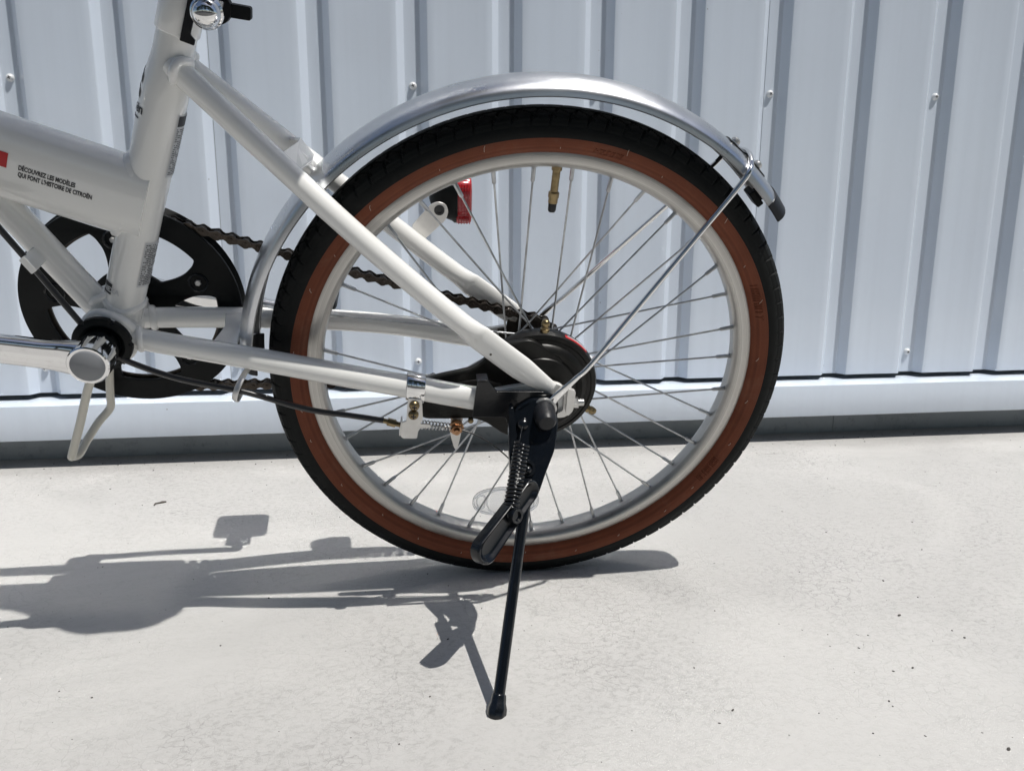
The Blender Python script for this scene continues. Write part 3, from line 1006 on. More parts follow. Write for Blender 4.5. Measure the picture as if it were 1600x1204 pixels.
# reaction arm running forward to the chain stay
bm = bmesh.new()
arm = [(-.0100, .3000), (-.0330, .2955), (-.0440, .2905), (-.0510, .2800), (-.0600, .2722), (-.0740, .2690), (-.0926, .2650), (-.1060, .2595), (-.1150, .2500), (-.1150, .2330), (-.1058, .2205), (-.0800, .2195), (-.0595, .2195), (-.0480, .2150), (-.0310, .2010), (-.0150, .1960), (.010, .1990), (.02, .23), (.02, .28)]
plate(bm, roundpoly(arm, .006, 3), .0395, .0465)
obj("reaction_arm", bm, 'black_brake', br, bevel=.0018, bseg=3)
bm = bmesh.new()
plate(bm, roundpoly([(-.052, .2620), (-.070, .2600), (-.098, .2520), (-.098, .2350), (-.070, .2290), (-.045, .2290), (-.030, .2350), (-.030, .2550)], .006, 3), .0460, .0482)
obj("arm_rib", bm, 'black_brake', br, bevel=.0012)
for (u, v, wv, r) in ((-.0620, .2178, .0470, .0026),):
    bm = bmesh.new(); lathe(bm, [(0, -.002), (r, -.002), (r * 1.0, .001), (r * .6, .0022), (0, .0024)], P(u, v, wv), W_AX, 16)
    obj("rivet", bm, 'brass', br)
# brass bleed-like fittings on the drum rim
def fitting(ang, ln):
    bm = bmesh.new()
    d = Vector((math.cos(ang), 0, math.sin(ang)))
    c = DC + W_AX * .034
    lathe(bm, [(0, .053), (.0042, .053), (.0042, .0575), (.0030, .0580), (.0028, .0590), (.0038, .0600), (.0040, .0625), (.0032, .0650), (.0018, .066), (0, .066)], c, d, 6 if ln else 12)
    obj("brake_fitting", bm, 'brass', br, deg=40)
fitting(math.radians(86), 0); fitting(math.radians(-29), 1)
# red sticker on the drum edge
bm = bmesh.new()
rr = []
for i in range(15):
    a = math.radians(66 - 27 * i / 14)
    rr.append([bm.verts.new(DC + Vector((math.cos(a) * r, -wv, math.sin(a) * r))) for (r, wv) in ((.0553, .0325), (.0553, .0368), (.0551, .0374), (.0548, .0380))])
for i in range(14):
    for k in range(3): bm.faces.new((rr[i][k], rr[i + 1][k], rr[i + 1][k + 1], rr[i][k + 1]))
obj("drum_sticker", bm, 'red_ink', br, deg=60)
bm = bmesh.new()
for i in range(10):
    a = math.radians(63 - 2.35 * i)
    for (da, r0, r1) in ((0, .0545, .0557), (.014, .0545, .0557), (.028, .0545, .0550)):
        a_ = a - da
        tube(bm, [DC + Vector((math.cos(a_) * .0554, -.0325, math.sin(a_) * .0554)), DC + Vector((math.cos(a_) * .0554, -.0360, math.sin(a_) * .0554))], .00035, 4)
o = obj("sticker_print", bm, 'label', br); o['kind'] = 'stuff'
# brake lever arm and trunnion
bm = bmesh.new()
plate(bm, roundpoly([(-.0800, .2230), (-.0690, .2230), (-.0705, .2050), (-.0735, .1880), (-.0755, .1850), (-.0775, .1880), (-.0812, .2050)], .003, 3), .0440, .0462)
obj("lever_arm", bm, 'palezinc', br, bevel=.0005)
bm = bmesh.new()
tc_ = P(-.0755, .2140, 0)
lathe(bm, [(0, .0470), (.0056, .0470), (.0056, .0500), (.0068, .0503), (.0068, .0530), (.0056, .0535)], tc_, W_AX, 24)
lathe(bm, [(.0056, .0535), (.0056, .0565), (.0050, .0575), (0, .0575)], tc_, W_AX, 6)
obj("trunnion_nut", bm, 'copper', br, deg=40)
bm = bmesh.new()
lathe(bm, [(.0020, .0575), (.0032, .0578), (.0028, .0610), (0, .0615)], tc_, W_AX, 14)
obj("trunnion_bolt", bm, 'copper', br)

# ---------------- stay clamp, brake cable, spring
bc = empty("cable_anchor", bike)
def stay_c(u):
    t = (u + .1198) / .0598
    return (.2634 - .0124 * t, .0595 + .003 * t)
bm = bmesh.new()
for rad in (0,):
    rings = []
    for u in (-.1195, -.1190, -.1045, -.1040):
        v, wv = stay_c(u)
        rr_ = .0008 if u in (-.1195, -.1040) else .0012
        rings.append([bm.verts.new(P(u + .0012 * math.sin(2 * PI * k / 36), v + (.0104 + rr_ + .0015) * math.sin(2 * PI * k / 36), wv + (.0092 + rr_) * math.cos(2 * PI * k / 36))) for k in range(36)])
    for A, B in zip(rings[:-1], rings[1:]):
        for k in range(36): bm.faces.new((A[k], A[(k + 1) % 36], B[(k + 1) % 36], B[k]))
obj("clamp_band", bm, 'chrome', bc, deg=45)
bm = bmesh.new()
plate(bm, roundpoly([(-.1185, .2570), (-.1065, .2555), (-.1060, .2350), (-.1085, .2305), (-.1000, .2300), (-.0985, .2262), (-.1085, .2258), (-.1105, .2225), (-.1115, .2150), (-.1240, .2155), (-.1262, .2185), (-.1240, .2330), (-.1205, .2335)], .0014, 3), .0685, .0700)
plate3(bm, [P(-.1262, .2185, .0700), P(-.1240, .2330, .0700), P(-.1240, .2330, .0600), P(-.1262, .2185, .0600)], .0012, (1, 0, 0))
obj("anchor_bracket", bm, 'palezinc', bc, bevel=.0003)
for (u, v) in ((-.1132, .2498), (-.1142, .2405)):
    bm = bmesh.new()
    lathe(bm, [(0, 0), (.0046, 0), (.0046, .0008), (.0042, .0022), (.0028, .0034), (0, .0040)], P(u, v, .0700), W_AX, 20)
    obj("screw", bm, 'brass', bc, deg=45)
    bm = bmesh.new()
    for a in (.1, .1 + PI / 2):
        box(bm, P(u, v, .0737), (.0048, .0012, .0011), Matrix.Rotation(a, 3, 'Y'))
    obj("screw_recess", bm, 'ink', bc)
bm = bmesh.new()
ca, cb2 = P(-.1410, .2320, .0650), P(-.1255, .2262, .0640)
dd = (cb2 - ca).normalized(); ln = (cb2 - ca).length
lathe(bm, [(0, 0), (.0022, 0), (.0024, .004), (.0036, .0042), (.0036, .0115), (.0024, .0118), (.0024, ln + .004), (0, ln + .004)], ca, dd, 6)
obj("barrel_adjuster", bm, 'brass', bc, deg=40)
bm = bmesh.new()
tube(bm, [P(-.1250, .2262, .0640), P(-.0760, .2145, .0520)], .0008, 8)
obj("inner_cable", bm, 'zinc', bc)
bm = bmesh.new()
a0, a1 = P(-.1110, .2255, .0625), P(-.0820, .2165, .0545)
dd = (a1 - a0); e1 = dd.normalized().orthogonal().normalized(); e2 = dd.normalized().cross(e1)
tn = 9.5
tube(bm, [a0 + dd * (t / tn) + (e1 * math.cos(2 * PI * t) + e2 * math.sin(2 * PI * t)) * (.0040 - .0008 * t / tn) for t in [i * tn / 190 for i in range(191)]], .00055, 6)
obj("return_spring", bm, 'zinc', bc, deg=60)
bm = bmesh.new()
tube(bm, catmull([P(-.0720, .2130, .0540), P(-.0600, .2090, .0560), P(-.0460, .2010, .0580), P(-.0330, .1900, .0600), P(-.0237, .1796, .0600)], 6), .0007, 8)
obj("cable_end", bm, 'cable', bc)
bm = bmesh.new()
tube(bm, catmull([P(-.56, .515, .026), P(-.4850, .4900, .0270), P(-.4317, .3945, .0285), P(-.4119, .3578, .0290), P(-.3920, .3230, .0320), P(-.3740, .2920, .0330), P(-.3520, .2812, .0400), P(-.3120, .2687, .0480), P(-.2604, .2565, .0510), P(-.2074, .2390, .0540), P(-.1700, .2350, .0600), P(-.1405, .2320, .0650)], 8), .0026, 12)
obj("brake_cable", bm, 'cable', bike, deg=60)
bm = bmesh.new()
tube(bm, [P(-.4262, .3850, .0285), P(-.4020, .3405, .0300)], .0011, 6)
plate(bm, roundpoly([(-.4180, .3745), (-.4225, .3710), (-.4155, .3590), (-.4105, .3625)], .001, 2), .0120, .0335)
obj("cable_guide", bm, 'paint', bike, bevel=.0005)
bm = bmesh.new()
hk = catmull([P(-.2540, .2720, .0300), P(-.2590, .2700, .0450), P(-.2640, .2620, .0560), P(-.2670, .2530, .0570), P(-.2665, .2490, .0520), P(-.2640, .2520, .0450)], 6)
tube(bm, hk, (.0028, .0010), 10)
obj("cable_hook", bm, 'palezinc', bike, deg=60)

# ---------------- axle cap, chain adjuster
bm = bmesh.new()
ac = P(0, AX, 0)
lathe(bm, [(0, .076), (.0100, .076), (.0104, .0768), (.0101, .0790), (.0096, .0885), (.0088, .0940), (.0066, .0975), (0, .0985)], ac, W_AX, 32)
part("axle_cap", bm, 'rubber_cap')
bm = bmesh.new()
lathe(bm, [(0, .0735), (.0118, .0735), (.0122, .0742), (.0120, .0765), (.0112, .0772), (.0100, .0772)], ac, W_AX, 32)
part("axle_washer", bm, 'zinc')
adj = empty("chain_adjuster", bike)
bm = bmesh.new()
plate(bm, roundpoly([(.0180, .2625), (.0268, .2600), (.0262, .2350), (.0215, .2312), (.0150, .2305), (.0130, .2345), (.0195, .2385), (.0195, .2545), (.0110, .2560)], .0018, 3), .0615, .0665)
plate(bm, roundpoly([(.0215, .2635), (.0290, .2600), (.0278, .2400), (.0235, .2345), (.0212, .2380), (.0212, .2560)], .002, 3), .0660, .0705)
obj("adjuster_bracket", bm, 'palezinc', adj, bevel=.0006)
bm = bmesh.new()
lathe(bm, [(0, 0), (.0050, 0), (.0052, .0050), (.0040, .0052)], P(.0285, .2440, .0620), (1, 0, 0), 6)
lathe(bm, [(.0034, .0052), (.0034, .0098), (.0028, .0104), (0, .0104)], P(.0285, .2440, .0620), (1, 0, 0), 14)
obj("adjuster_bolt", bm, 'zinc', adj, deg=40)

# ---------------- kickstand
ks = empty("kickstand", bike)
bm = bmesh.new()
plate(bm, roundpoly([(-.0590, .2715), (-.0575, .2745), (-.0500, .2745), (-.0480, .2720), (-.0420, .2630), (.0000, .2615), (.0100, .2570), (.0140, .2480), (.0138, .2380), (.0100, .2320), (-.0300, .2250), (-.0330, .2360), (-.0626, .2375)], .0015, 3), .0690, .0718)
plate3(bm, [P(-.0590, .2735, .0718), P(-.0490, .2740, .0718), P(-.0495, .2750, .0600), P(-.0590, .2745, .0600)], .0016, (0, 0, 1))
obj("mounting_bracket", bm, 'black_gloss', ks, bevel=.0009, bseg=3)
bm = bmesh.new()
kw = lambda u, v: .0742 + max(0, (.243 - v)) * 1.08
plate(bm, roundpoly([(-.0240, .2480), (-.0120, .2560), (.0060, .2570), (.0124, .2480), (.0124, .2333), (.0082, .2190), (-.0018, .2043), (-.0062, .1968), (-.0110, .1900), (-.0175, .1885), (-.0230, .1960), (-.0225, .2201), (-.0284, .2379)], .0035, 3), -.007, .001, kw)
obj("pivot_plate", bm, 'black_gloss', ks, bevel=.0016, bseg=3)
bm = bmesh.new()
plate(bm, roundpoly([(-.0310, .2480), (-.0265, .2490), (-.0240, .2280), (-.0290, .2000), (-.0330, .1960), (-.0322, .2200)], .002, 2), -.009, .002, kw)
obj("side_flange", bm, 'black_gloss', ks, bevel=.0008)
# embossed disc and bolts
slope = Vector((0, -1, -.94)).normalized()
nrm_p = Vector((0, -1, 0)) * 1.0
pn = (Vector((1, 0, 0)).cross(Vector((0, 1.08, 1)))).normalized()
if pn.y > 0: pn = -pn
def bolt(name, pos, r, h, m='black_gloss', seg=24, dome=True, n=None):
    bm = bmesh.new()
    pr = [(0, -.002), (r, -.002), (r, h * .35), (r * .85, h * .75), (r * .45, h * .98), (0, h)] if dome else [(0, -.002), (r, -.002), (r, h * .8), (r * .93, h), (r * .60, h), (r * .56, h * .55), (0, h * .55)]
    lathe(bm, pr, pos, n or pn, seg)
    return obj(name, bm, m, ks, deg=45)
bolt("boss", P(-.0090, .2262, kw(0, .2262) + .0022), .0046, .0016, dome=False)
bolt("rivet", P(-.0188, .2352, .0835), .0058, .0070)
bolt("rivet", P(-.0180, .2085, kw(0, .2085) + .001), .0078, .0050, dome=False)
bolt("rivet", P(-.0178, .2092, kw(0, .2085) + .004), .0038, .0060)
# lever tongue
KN, TP = P(-.0175, .2005, .1330), P(-.0580, .1775, .1800)
ax1 = (TP - KN).normalized()
ax2 = P(-.0030, .0300, -.0100); ax2 = (ax2 - ax1 * ax2.dot(ax1)).normalized()
tn_ = ax1.cross(ax2).normalized()
if tn_.y > 0: tn_ = -tn_
LL = (TP - KN).length; HWD = .0116
loop0 = []
for k in range(17):
    a_ = -PI / 2 + PI * k / 16
    loop0.append(TP + ax1 * math.cos(a_) * HWD * .92 + ax2 * math.sin(a_) * HWD)
for k in range(1, 6): loop0.append(TP.lerp(KN, k / 6) + ax2 * (HWD - .0004 * k))
for k in range(17):
    a_ = PI / 2 + PI * k / 16
    loop0.append(KN + ax1 * math.cos(a_) * .0100 + ax2 * math.sin(a_) * .0098)
for k in range(1, 6): loop0.append(KN.lerp(TP, k / 6) - ax2 * (HWD - .0004 * (6 - k)))
rp = loop0
bm = bmesh.new()
cen = sum(loop0, Vector()) / len(loop0)
def off_loop(k, h):
    """shrink towards the long axis"""
    out = []
    for p in loop0:
        b = (p - cen).dot(ax2); a = (p - cen).dot(ax1)
        out.append(cen + ax1 * a * (1 - k * .35) + ax2 * b * (1 - k) + tn_ * h)
    return out
loops = [off_loop(0, -.007), off_loop(0, .0), off_loop(.02, .0018), off_loop(.10, .0026), off_loop(.22, .0020), off_loop(.34, -.0006), off_loop(.55, -.0016)]
vl = [[bm.verts.new(p) for p in lp] for lp in loops]
nn = len(rp)
for A, B in zip(vl[:-1], vl[1:]):
    for k in range(nn): bm.faces.new((A[k], A[(k + 1) % nn], B[(k + 1) % nn], B[k]))
bm.faces.new(vl[0][::-1]); bm.faces.new(vl[-1])
obj("foot_lever", bm, 'black_gloss', ks, deg=50)
bolt("rivet", KN.lerp(TP, .40) + tn_ * .0010 - ax2 * .0012, .0068, .0042, dome=False, n=tn_)
# spring over the plate
bm = bmesh.new()
s0, s1 = P(-.0228, .2365, .1130), P(-.0350, .1955, .1490)
dd = s1 - s0; e1 = dd.normalized().orthogonal().normalized(); e2 = dd.normalized().cross(e1)
tn = 17
hel = []
for i in range(17 * 18 + 1):
    t = i / 18
    r_ = .0058 if t < tn - 1.2 else .0058 - .0018 * (t - tn + 1.2) / 1.2
    hel.append(s0 + dd * (t / tn) + (e1 * math.cos(2 * PI * t) + e2 * math.sin(2 * PI * t)) * r_)
tube(bm, hel, .00130, 8)
tube(bm, catmull([s0 + e1 * .0058, P(-.0215, .2390, .0960), P(-.0195, .2370, .0900)], 5), .0011, 8)
ring = [s1 + dd.normalized() * .0035 + (dd.normalized() * math.cos(a) + e1 * math.sin(a)) * .0048 for a in [2 * PI * k / 24 for k in range(24)]]
tube(bm, ring, .0011, 8, closed=True)
obj("spring", bm, 'black_gloss', ks, deg=60)
# leg
bm = bmesh.new()
foot = P(-.0540, .0830, .2590)
topk = P(-.0170, .1990, .1180)
tube(bm, [topk, topk.lerp(foot, .30), foot], 1, 24, rfun=lambda t: .0052 if t < .1 else .0047)
obj("leg", bm, 'black_gloss', ks, deg=50)
bm = bmesh.new()
ld = (foot - topk).normalized()
lathe(bm, [(.0045, -.013), (.0058, -.0125), (.0062, -.010), (.0066, -.006), (.0080, -.002), (.0082, .003), (.0064, .0070), (.0, .0078)], foot, ld, 8)
obj("foot_cap", bm, 'black_gloss', ks, deg=30, bevel=.0008)

# paint chips on the left seat stay
bm = bmesh.new()
for (u, v) in ((-.0130, .2765), (-.0115, .2772), (-.0098, .2760), (-.0085, .2768), (-.0068, .2755), (-.0470, .2950)):
    lathe(bm, [(0, .0002), (.0009 + random.uniform(-.0003, .0004), 0), (0, -.0003)], P(u, v, .0652 if u > -.03 else .0633), W_AX, 6)
o = part("paint_chips", bm, 'steel_dark'); o['kind'] = 'stuff'

# ---------------- cranks, chainring, chain
CRA = math.radians(12)
def crank(name, s, parent):
    """s=1 left crank pointing forward, s=-1 right crank pointing rearward"""
    d = Vector((-math.cos(CRA) * s, 0, math.sin(CRA) * s)); n = Vector((-d.z, 0, d.x))
    if n.z < 0: n = -n
    bm = bmesh.new()
    wv = .069 if s > 0 else .078
    c = BBc + W_AX * (s * wv)
    # arm
    sec = []
    L_ = .160 if s > 0 else .1585
    rows = []
    for i in range(29):
        t = i / 28
        x = t * L_
        if t < .2: hh = .0155 - .0035 * (t / .2) ** 1.2
        else: hh = .0120 - .0015 * (t - .2) / .8
        if t > .92: hh *= math.sqrt(max(.05, 1 - ((t - .92) / .09) ** 2))
        tt = .0070 if t > .15 else .0105 - .0035 * t / .15
        ctr = c + d * x + W_AX * (s * (-.004 + .006 * min(1, t / .5)))
        ring = []
        for k in range(16):
            a = 2 * PI * k / 16
            ca_, sa_ = math.cos(a), math.sin(a)
            ca_ = math.copysign(abs(ca_) ** .55, ca_); sa_ = math.copysign(abs(sa_) ** .55, sa_)
            ring.append(bm.verts.new(ctr + n * hh * ca_ + W_AX * (s * tt * sa_)))
        rows.append(ring)
    for A, B in zip(rows[:-1], rows[1:]):
        for k in range(16): bm.faces.new((A[k], A[(k + 1) % 16], B[(k + 1) % 16], B[k]))
    bm.faces.new(rows[0][::-1]); bm.faces.new(rows[-1])
    # boss
    lathe(bm, [(0, s * .034), (.0135, s * .036), (.0150, s * .040), (.0162, s * .050), (.0172, s * .066), (.0166, s * .0755), (.0156, s * .0765), (0, s * .0765)], BBc, W_AX, 40)
    o = obj(name, bm, 'chrome', parent, deg=40)
    bm = bmesh.new()
    lathe(bm, [(0, s * .0760), (.0134, s * .0760), (.0134, s * .0773), (.0124, s * .0782), (0, s * .0790)], BBc, W_AX, 36)
    obj("dust_cap", bm, 'cap_grey', o, deg=40)
    return o, c + d * (L_ - .004), d
lc, lp, ld_ = crank("crank_arm", 1, bike)
rc_, rp_, rd_ = crank("crank_arm", -1, bike)
for c, pp, s in ((lc, lp, 1), (rc_, rp_, -1)):
    bm = bmesh.new()
    y0, y1 = -s * .004, -s * .090
    pc = pp + Vector((0, -s * .012, 0))
    tube(bm, [pp, pp + Vector((0, -s * .088, 0))], .0065, 14)
    plate3(bm, [pp + Vector((x, -s * y, .011)) for x, y in roundpoly([(-.0285, .036), (.0285, .036), (.0285, .106), (-.0285, .106)], .010, 4)], .022, (0, 0, 1))
    box(bm, pp + Vector((0, -s * .026, 0)), (.024, .026, .018))
    o = obj("pedal", bm, 'black_satin', bike, bevel=.002)
# left cup lockring (slotted black ring)
bm = bmesh.new()
seg = 96
def slot(k, r, h):
    return r - (.0022 if (k % 16) in (0, 1) and h else 0)
prof = [(.0150, .0335, 0), (.0222, .0335, 0), (.0240, .0345, 1), (.0240, .0392, 1), (.0228, .0400, 1), (.0185, .0402, 0), (.0165, .0385, 0), (.0150, .0370, 0)]
rings = []
for (r, h, f) in prof:
    rings.append([bm.verts.new(BBc + W_AX * h + Vector((math.cos(2 * PI * k / seg), 0, math.sin(2 * PI * k / seg))) * slot(k, r, f)) for k in range(seg)])
for i in range(len(rings)):
    A, B = rings[i], rings[(i + 1) % len(rings)]
    for k in range(seg): bm.faces.new((A[k], A[(k + 1) % seg], B[(k + 1) % seg], B[k]))
part("lockring", bm, 'black_satin', deg=35)
bm = bmesh.new()
lathe(bm, [(0, .0335), (.0160, .0335), (.0160, .0375), (.0140, .0440), (.0130, .0500), (0, .0500)], BBc, W_AX, 32)
part("bearing_cup", bm, 'black_gloss')

# chainring with five arms, cut windows
cr = empty("chainring", bike)
BB0 = BBc.copy(); BBc = BBc + Vector((.0030, -.0030, -.0030))
def spider_bm():
    cu = bpy.data.curves.new("t", 'CURVE'); cu.dimensions = '2D'; cu.fill_mode = 'BOTH'
    cu.extrude = .0014; cu.bevel_depth = .0007; cu.bevel_resolution = 2
    def spl(pts):
        sp_ = cu.splines.new('POLY'); sp_.points.add(len(pts) - 1)
        for q, p in zip(sp_.points, pts): q.co = (p[0], p[1], 0, 1)
        sp_.use_cyclic_u = True
    spl([(.0970 * math.cos(2 * PI * k / 180), .0970 * math.sin(2 * PI * k / 180)) for k in range(180)])
    for k in range(5):
        a0 = math.radians(22 + 72 * k); a1 = a0 + math.radians(72)
        ri, ro = .0370, .0770
        def pol(r, a): return (r * math.cos(a), r * math.sin(a))
        # arm edges widen into the rim next to the bolts
        pts = [pol(ri, a0 + .0115 / ri)]
        pts += [pol(.050, a0 + .0098 / .050), pol(.0600, a0 + .0105 / .0600), pol(.0710, a0 + .0150 / .0710)]
        pts += [pol(ro, a0 + .0200 / ro + (a1 - a0 - .040 / ro) * i / 12) for i in range(13)]
        pts += [pol(.0710, a1 - .0150 / .0710), pol(.0600, a1 - .0105 / .0600), pol(.050, a1 - .0098 / .050), pol(ri, a1 - .0115 / ri)]
        pts += [pol(ri - .0005, a1 - .0115 / ri + (a0 - a1 + .023 / ri) * i / 5) for i in range(1, 5)]
        spl(roundpoly(pts, .0045, 4))
    ob = bpy.data.objects.new("t", cu); COL.objects.link(ob)
    dg = bpy.context.evaluated_depsgraph_get(); dg.update()
    me = bpy.data.meshes.new_from_object(ob.evaluated_get(dg))
    bpy.data.objects.remove(ob)
    bm = bmesh.new(); bm.from_mesh(me); bpy.data.meshes.remove(me)
    bmesh.ops.remove_doubles(bm, verts=bm.verts, dist=.00001)
    for v in bm.verts: v.co = Vector((BBc.x + v.co.x, .0421 - v.co.z, BBc.z + v.co.y))
    return bm
obj("spider", spider_bm(), 'black_satin', cr, deg=35)
bm = bmesh.new()   # outer chain guard disc with a bevelled lip, outboard of the chain
lathe(bm, [(.078, -.0505), (.0920, -.0505), (.0990, -.0575), (.0984, -.0592), (.0915, -.0530), (.078, -.0530)], BBc, W_AX, 128, closed=True)
obj("chain_guard", bm, 'black_satin', cr, deg=35)
# toothed ring
bm = bmesh.new()
NT = 44
pts = []
for k in range(NT * 4):
    a = 2 * PI * k / (NT * 4)
    r = [.0862, .0885, .0925, .0885][k % 4]
    pts.append((BBc.x + math.cos(a) * r, BBc.z + math.sin(a) * r))
inn = [(BBc.x + math.cos(2 * PI * k / (NT * 4)) * .074, BBc.z + math.sin(2 * PI * k / (NT * 4)) * .074) for k in range(NT * 4)]
def ringplate(bm, o_, i_, w0, w1):
    n = len(o_)
    vo0 = [bm.verts.new(P(*p, w0)) for p in o_]; vo1 = [bm.verts.new(P(*p, w1)) for p in o_]
    vi0 = [bm.verts.new(P(*p, w0)) for p in i_]; vi1 = [bm.verts.new(P(*p, w1)) for p in i_]
    for k in range(n):
        j = (k + 1) % n
        bm.faces.new((vo0[k], vo0[j], vi0[j], vi0[k])); bm.faces.new((vo1[k], vi1[k], vi1[j], vo1[j]))
        bm.faces.new((vo0[k], vo1[k], vo1[j], vo0[j])); bm.faces.new((vi0[k], vi0[j], vi1[j], vi1[k]))
ringplate(bm, pts, inn, -.0462, -.0482)
obj("toothed_ring", bm, 'steel_dark', cr)
for k in range(5):
    a = math.radians(22 + 72 * k)
    c = P(BBc.x + .0665 * math.cos(a), BBc.z + .0665 * math.sin(a), 0)
    bm = bmesh.new()
    lathe(bm, [(.0092, -.0400), (.0092, -.0388), (.0084, -.0382), (.0074, -.0388), (.0070, -.0394)], c, W_AX, 24)
    obj("bolt_collar", bm, 'black_gloss', cr)
    bm = bmesh.new()
    lathe(bm, [(0, -.0405), (.0031, -.0400), (.0031, -.0384), (.0025, -.0376), (0, -.0374)], c, W_AX, 6)
    obj("chainring_bolt", bm, 'zinc', cr)
BBc = BB0
# sprocket
SPR = .0325
bm = bmesh.new()
pts = []
for k in range(16 * 4):
    a = 2 * PI * k / 64
    r = [.0300, .0325, .0362, .0325][k % 4]
    pts.append((math.cos(a) * r, AX + math.sin(a) * r))
inn = [(math.cos(2 * PI * k / 64) * .016, AX + math.sin(2 * PI * k / 64) * .016) for k in range(64)]
ringplate(bm, pts, inn, -.0462, -.0482)
lathe(bm, [(.0185, -.036), (.0185, -.050), (.012, -.0505), (.012, -.036)], P(0, AX, 0), W_AX, 32)
part("sprocket", bm, 'steel_dark')
# chain path
CH = []
O1 = Vector((BBc.x, BBc.z)); R1 = .0890; O2 = Vector((0, AX)); R2 = SPR
D = O2 - O1; dist = D.length; base_a = math.atan2(D.y, D.x)
al = math.acos((R1 - R2) / dist)
at, ab_ = base_a + al, base_a - al
T1 = O1 + Vector((math.cos(at), math.sin(at))) * R1; T2 = O2 + Vector((math.cos(at), math.sin(at))) * R2
B1 = O1 + Vector((math.cos(ab_), math.sin(ab_))) * R1; B2 = O2 + Vector((math.cos(ab_), math.sin(ab_))) * R2
loop = []
n = 60
for i in range(n): 
    t = i / n
    p = T1.lerp(T2, t); p.y -= .006 * 4 * t * (1 - t) * .5
    loop.append(p)
for i in range(30):
    a = at + (ab_ - at) * i / 30
    loop.append(O2 + Vector((math.cos(a), math.sin(a))) * R2)
for i in range(n):
    t = i / n
    p = B2.lerp(B1, t); p.y -= .006 * 4 * t * (1 - t) * .5
    loop.append(p)
for i in range(60):
    a = ab_ - (2 * PI - (at - ab_)) * i / 60
    loop.append(O1 + Vector((math.cos(a), math.sin(a))) * R1)
cum = [0]
for i in range(len(loop)): cum.append(cum[-1] + (loop[(i + 1) % len(loop)] - loop[i]).length)
tot = cum[-1]; NL = 2 * round(tot / .0127 / 2); pit = tot / NL
def at_len(s):
    s %= tot
    import bisect
    i = bisect.bisect_right(cum, s) - 1; i = min(i, len(loop) - 1)
    f = (s - cum[i]) / (cum[i + 1] - cum[i])
    return loop[i].lerp(loop[(i + 1) % len(loop)], f)
def link_mesh(outer):
    bm = bmesh.new()
    h = pit / 2
    out = []
    for k in range(9):
        a = -PI / 2 + PI * k / 8
        out.append((h + .0045 * math.cos(a), .0045 * math.sin(a)))
    out.append((0, .0021))
    for k in range(9):
        a = PI / 2 + PI * k / 8
        out.append((-h + .0045 * math.cos(a), .0045 * math.sin(a)))
    out.append((0, -.0021))
    y0 = .0036 if outer else .0025
    for s in (-1, 1):
        plate(bm, out, s * y0, s * (y0 + .0010))
    for x in (-h, h):
        if outer: lathe(bm, [(0, -.0054), (.0017, -.0054), (.0018, -.0044), (.0018, .0044), (.0017, .0054), (0, .0054)], (x, 0, 0), W_AX, 10)
        else: lathe(bm, [(.0019, -.0024), (.0038, -.0024), (.0038, .0024), (.0019, .0024)], (x, 0, 0), W_AX, 12)
    bmesh.ops.recalc_face_normals(bm, faces=bm.faces)
    smooth(bm, 40)
    me = bpy.data.meshes.new("chain_link"); bm.to_mesh(me); bm.free(); me.materials.append(M['chain'])
    return me
lm = [link_mesh(True), link_mesh(False)]
ch = empty("chain", bike, P(0, 0, -.0472))
for i in range(NL):
    a, b = at_len(i * pit), at_len((i + 1) * pit)
    c = (a + b) / 2; d = b - a
    o = bpy.data.objects.new("chain_link", lm[i % 2]); COL.objects.link(o); o.parent = ch
    o.location = (c.x, 0, c.y)
    o.rotation_euler = (random.uniform(-.01, .01), -math.atan2(d.y, d.x), 0)

# folded-ride guard loop under the bottom bracket
bm = bmesh.new()
tube(bm, catmull([P(-.3800, .2800, .0180), P(-.3975, .2504, .0200), P(-.4150, .2070, .0200), P(-.4280, .1760, .0195), P(-.4300, .1705, .0160), P(-.4265, .1690, .0100), P(-.4230, .1745, -.0050), P(-.4150, .1850, -.0200), P(-.4080, .1915, -.0270), P(-.4040, .1980, -.0290), P(-.4020, .2120, -.0290), P(-.3960, .2450, -.0290), P(-.3860, .2800, -.0280)], 8), .0038, 14)
part("guard_loop", bm, 'stand_rod', deg=60)

# ---------------- tail lamp on the right seat stay
tl = empty("tail_lamp", bike)
bm = bmesh.new()
plate(bm, roundpoly([(-.1128, .3655), (-.1012, .3515), (-.0800, .3720), (-.0775, .3800), (-.0800, .3870), (-.0870, .3895), (-.0940, .3870)], .003, 3), -.0640, -.0625)
obj("lamp_bracket", bm, 'palezinc', tl, bevel=.0004)
bm = bmesh.new()
lathe(bm, [(0, 0), (.0050, 0), (.0046, .0012), (.0026, .0012), (.0022, -.001), (0, -.001)], P(-.0862, .3812, -.0622), W_AX, 24)
obj("bracket_screw", bm, 'black_gloss', tl)
bm = bmesh.new()
rows = []
for (u, vlo, vhi, hw) in ((-.0950, .3850, .3880, .003), (-.0935, .3800, .3930, .010), (-.0890, .3730, .4000, .017), (-.0820, .3690, .4050, .022), (-.0740, .3660, .4075, .024), (-.0715, .3640, .4090, .026), (-.0690, .3640, .4090, .026)):
    row = []
    for k in range(20):
        a = 2 * PI * k / 20
        c, s = math.cos(a), math.sin(a)
        c = math.copysign(abs(c) ** .6, c); s = math.copysign(abs(s) ** .6, s)
        row.append(bm.verts.new(P(u, (vlo + vhi) / 2 + (vhi - vlo) / 2 * s, -.086 + hw * .85 * c)))
    rows.append(row)
for A, B in zip(rows[:-1], rows[1:]):
    for k in range(20): bm.faces.new((A[k], A[(k + 1) % 20], B[(k + 1) % 20], B[k]))
bm.faces.new(rows[0]); bm.faces.new(rows[-1][::-1])
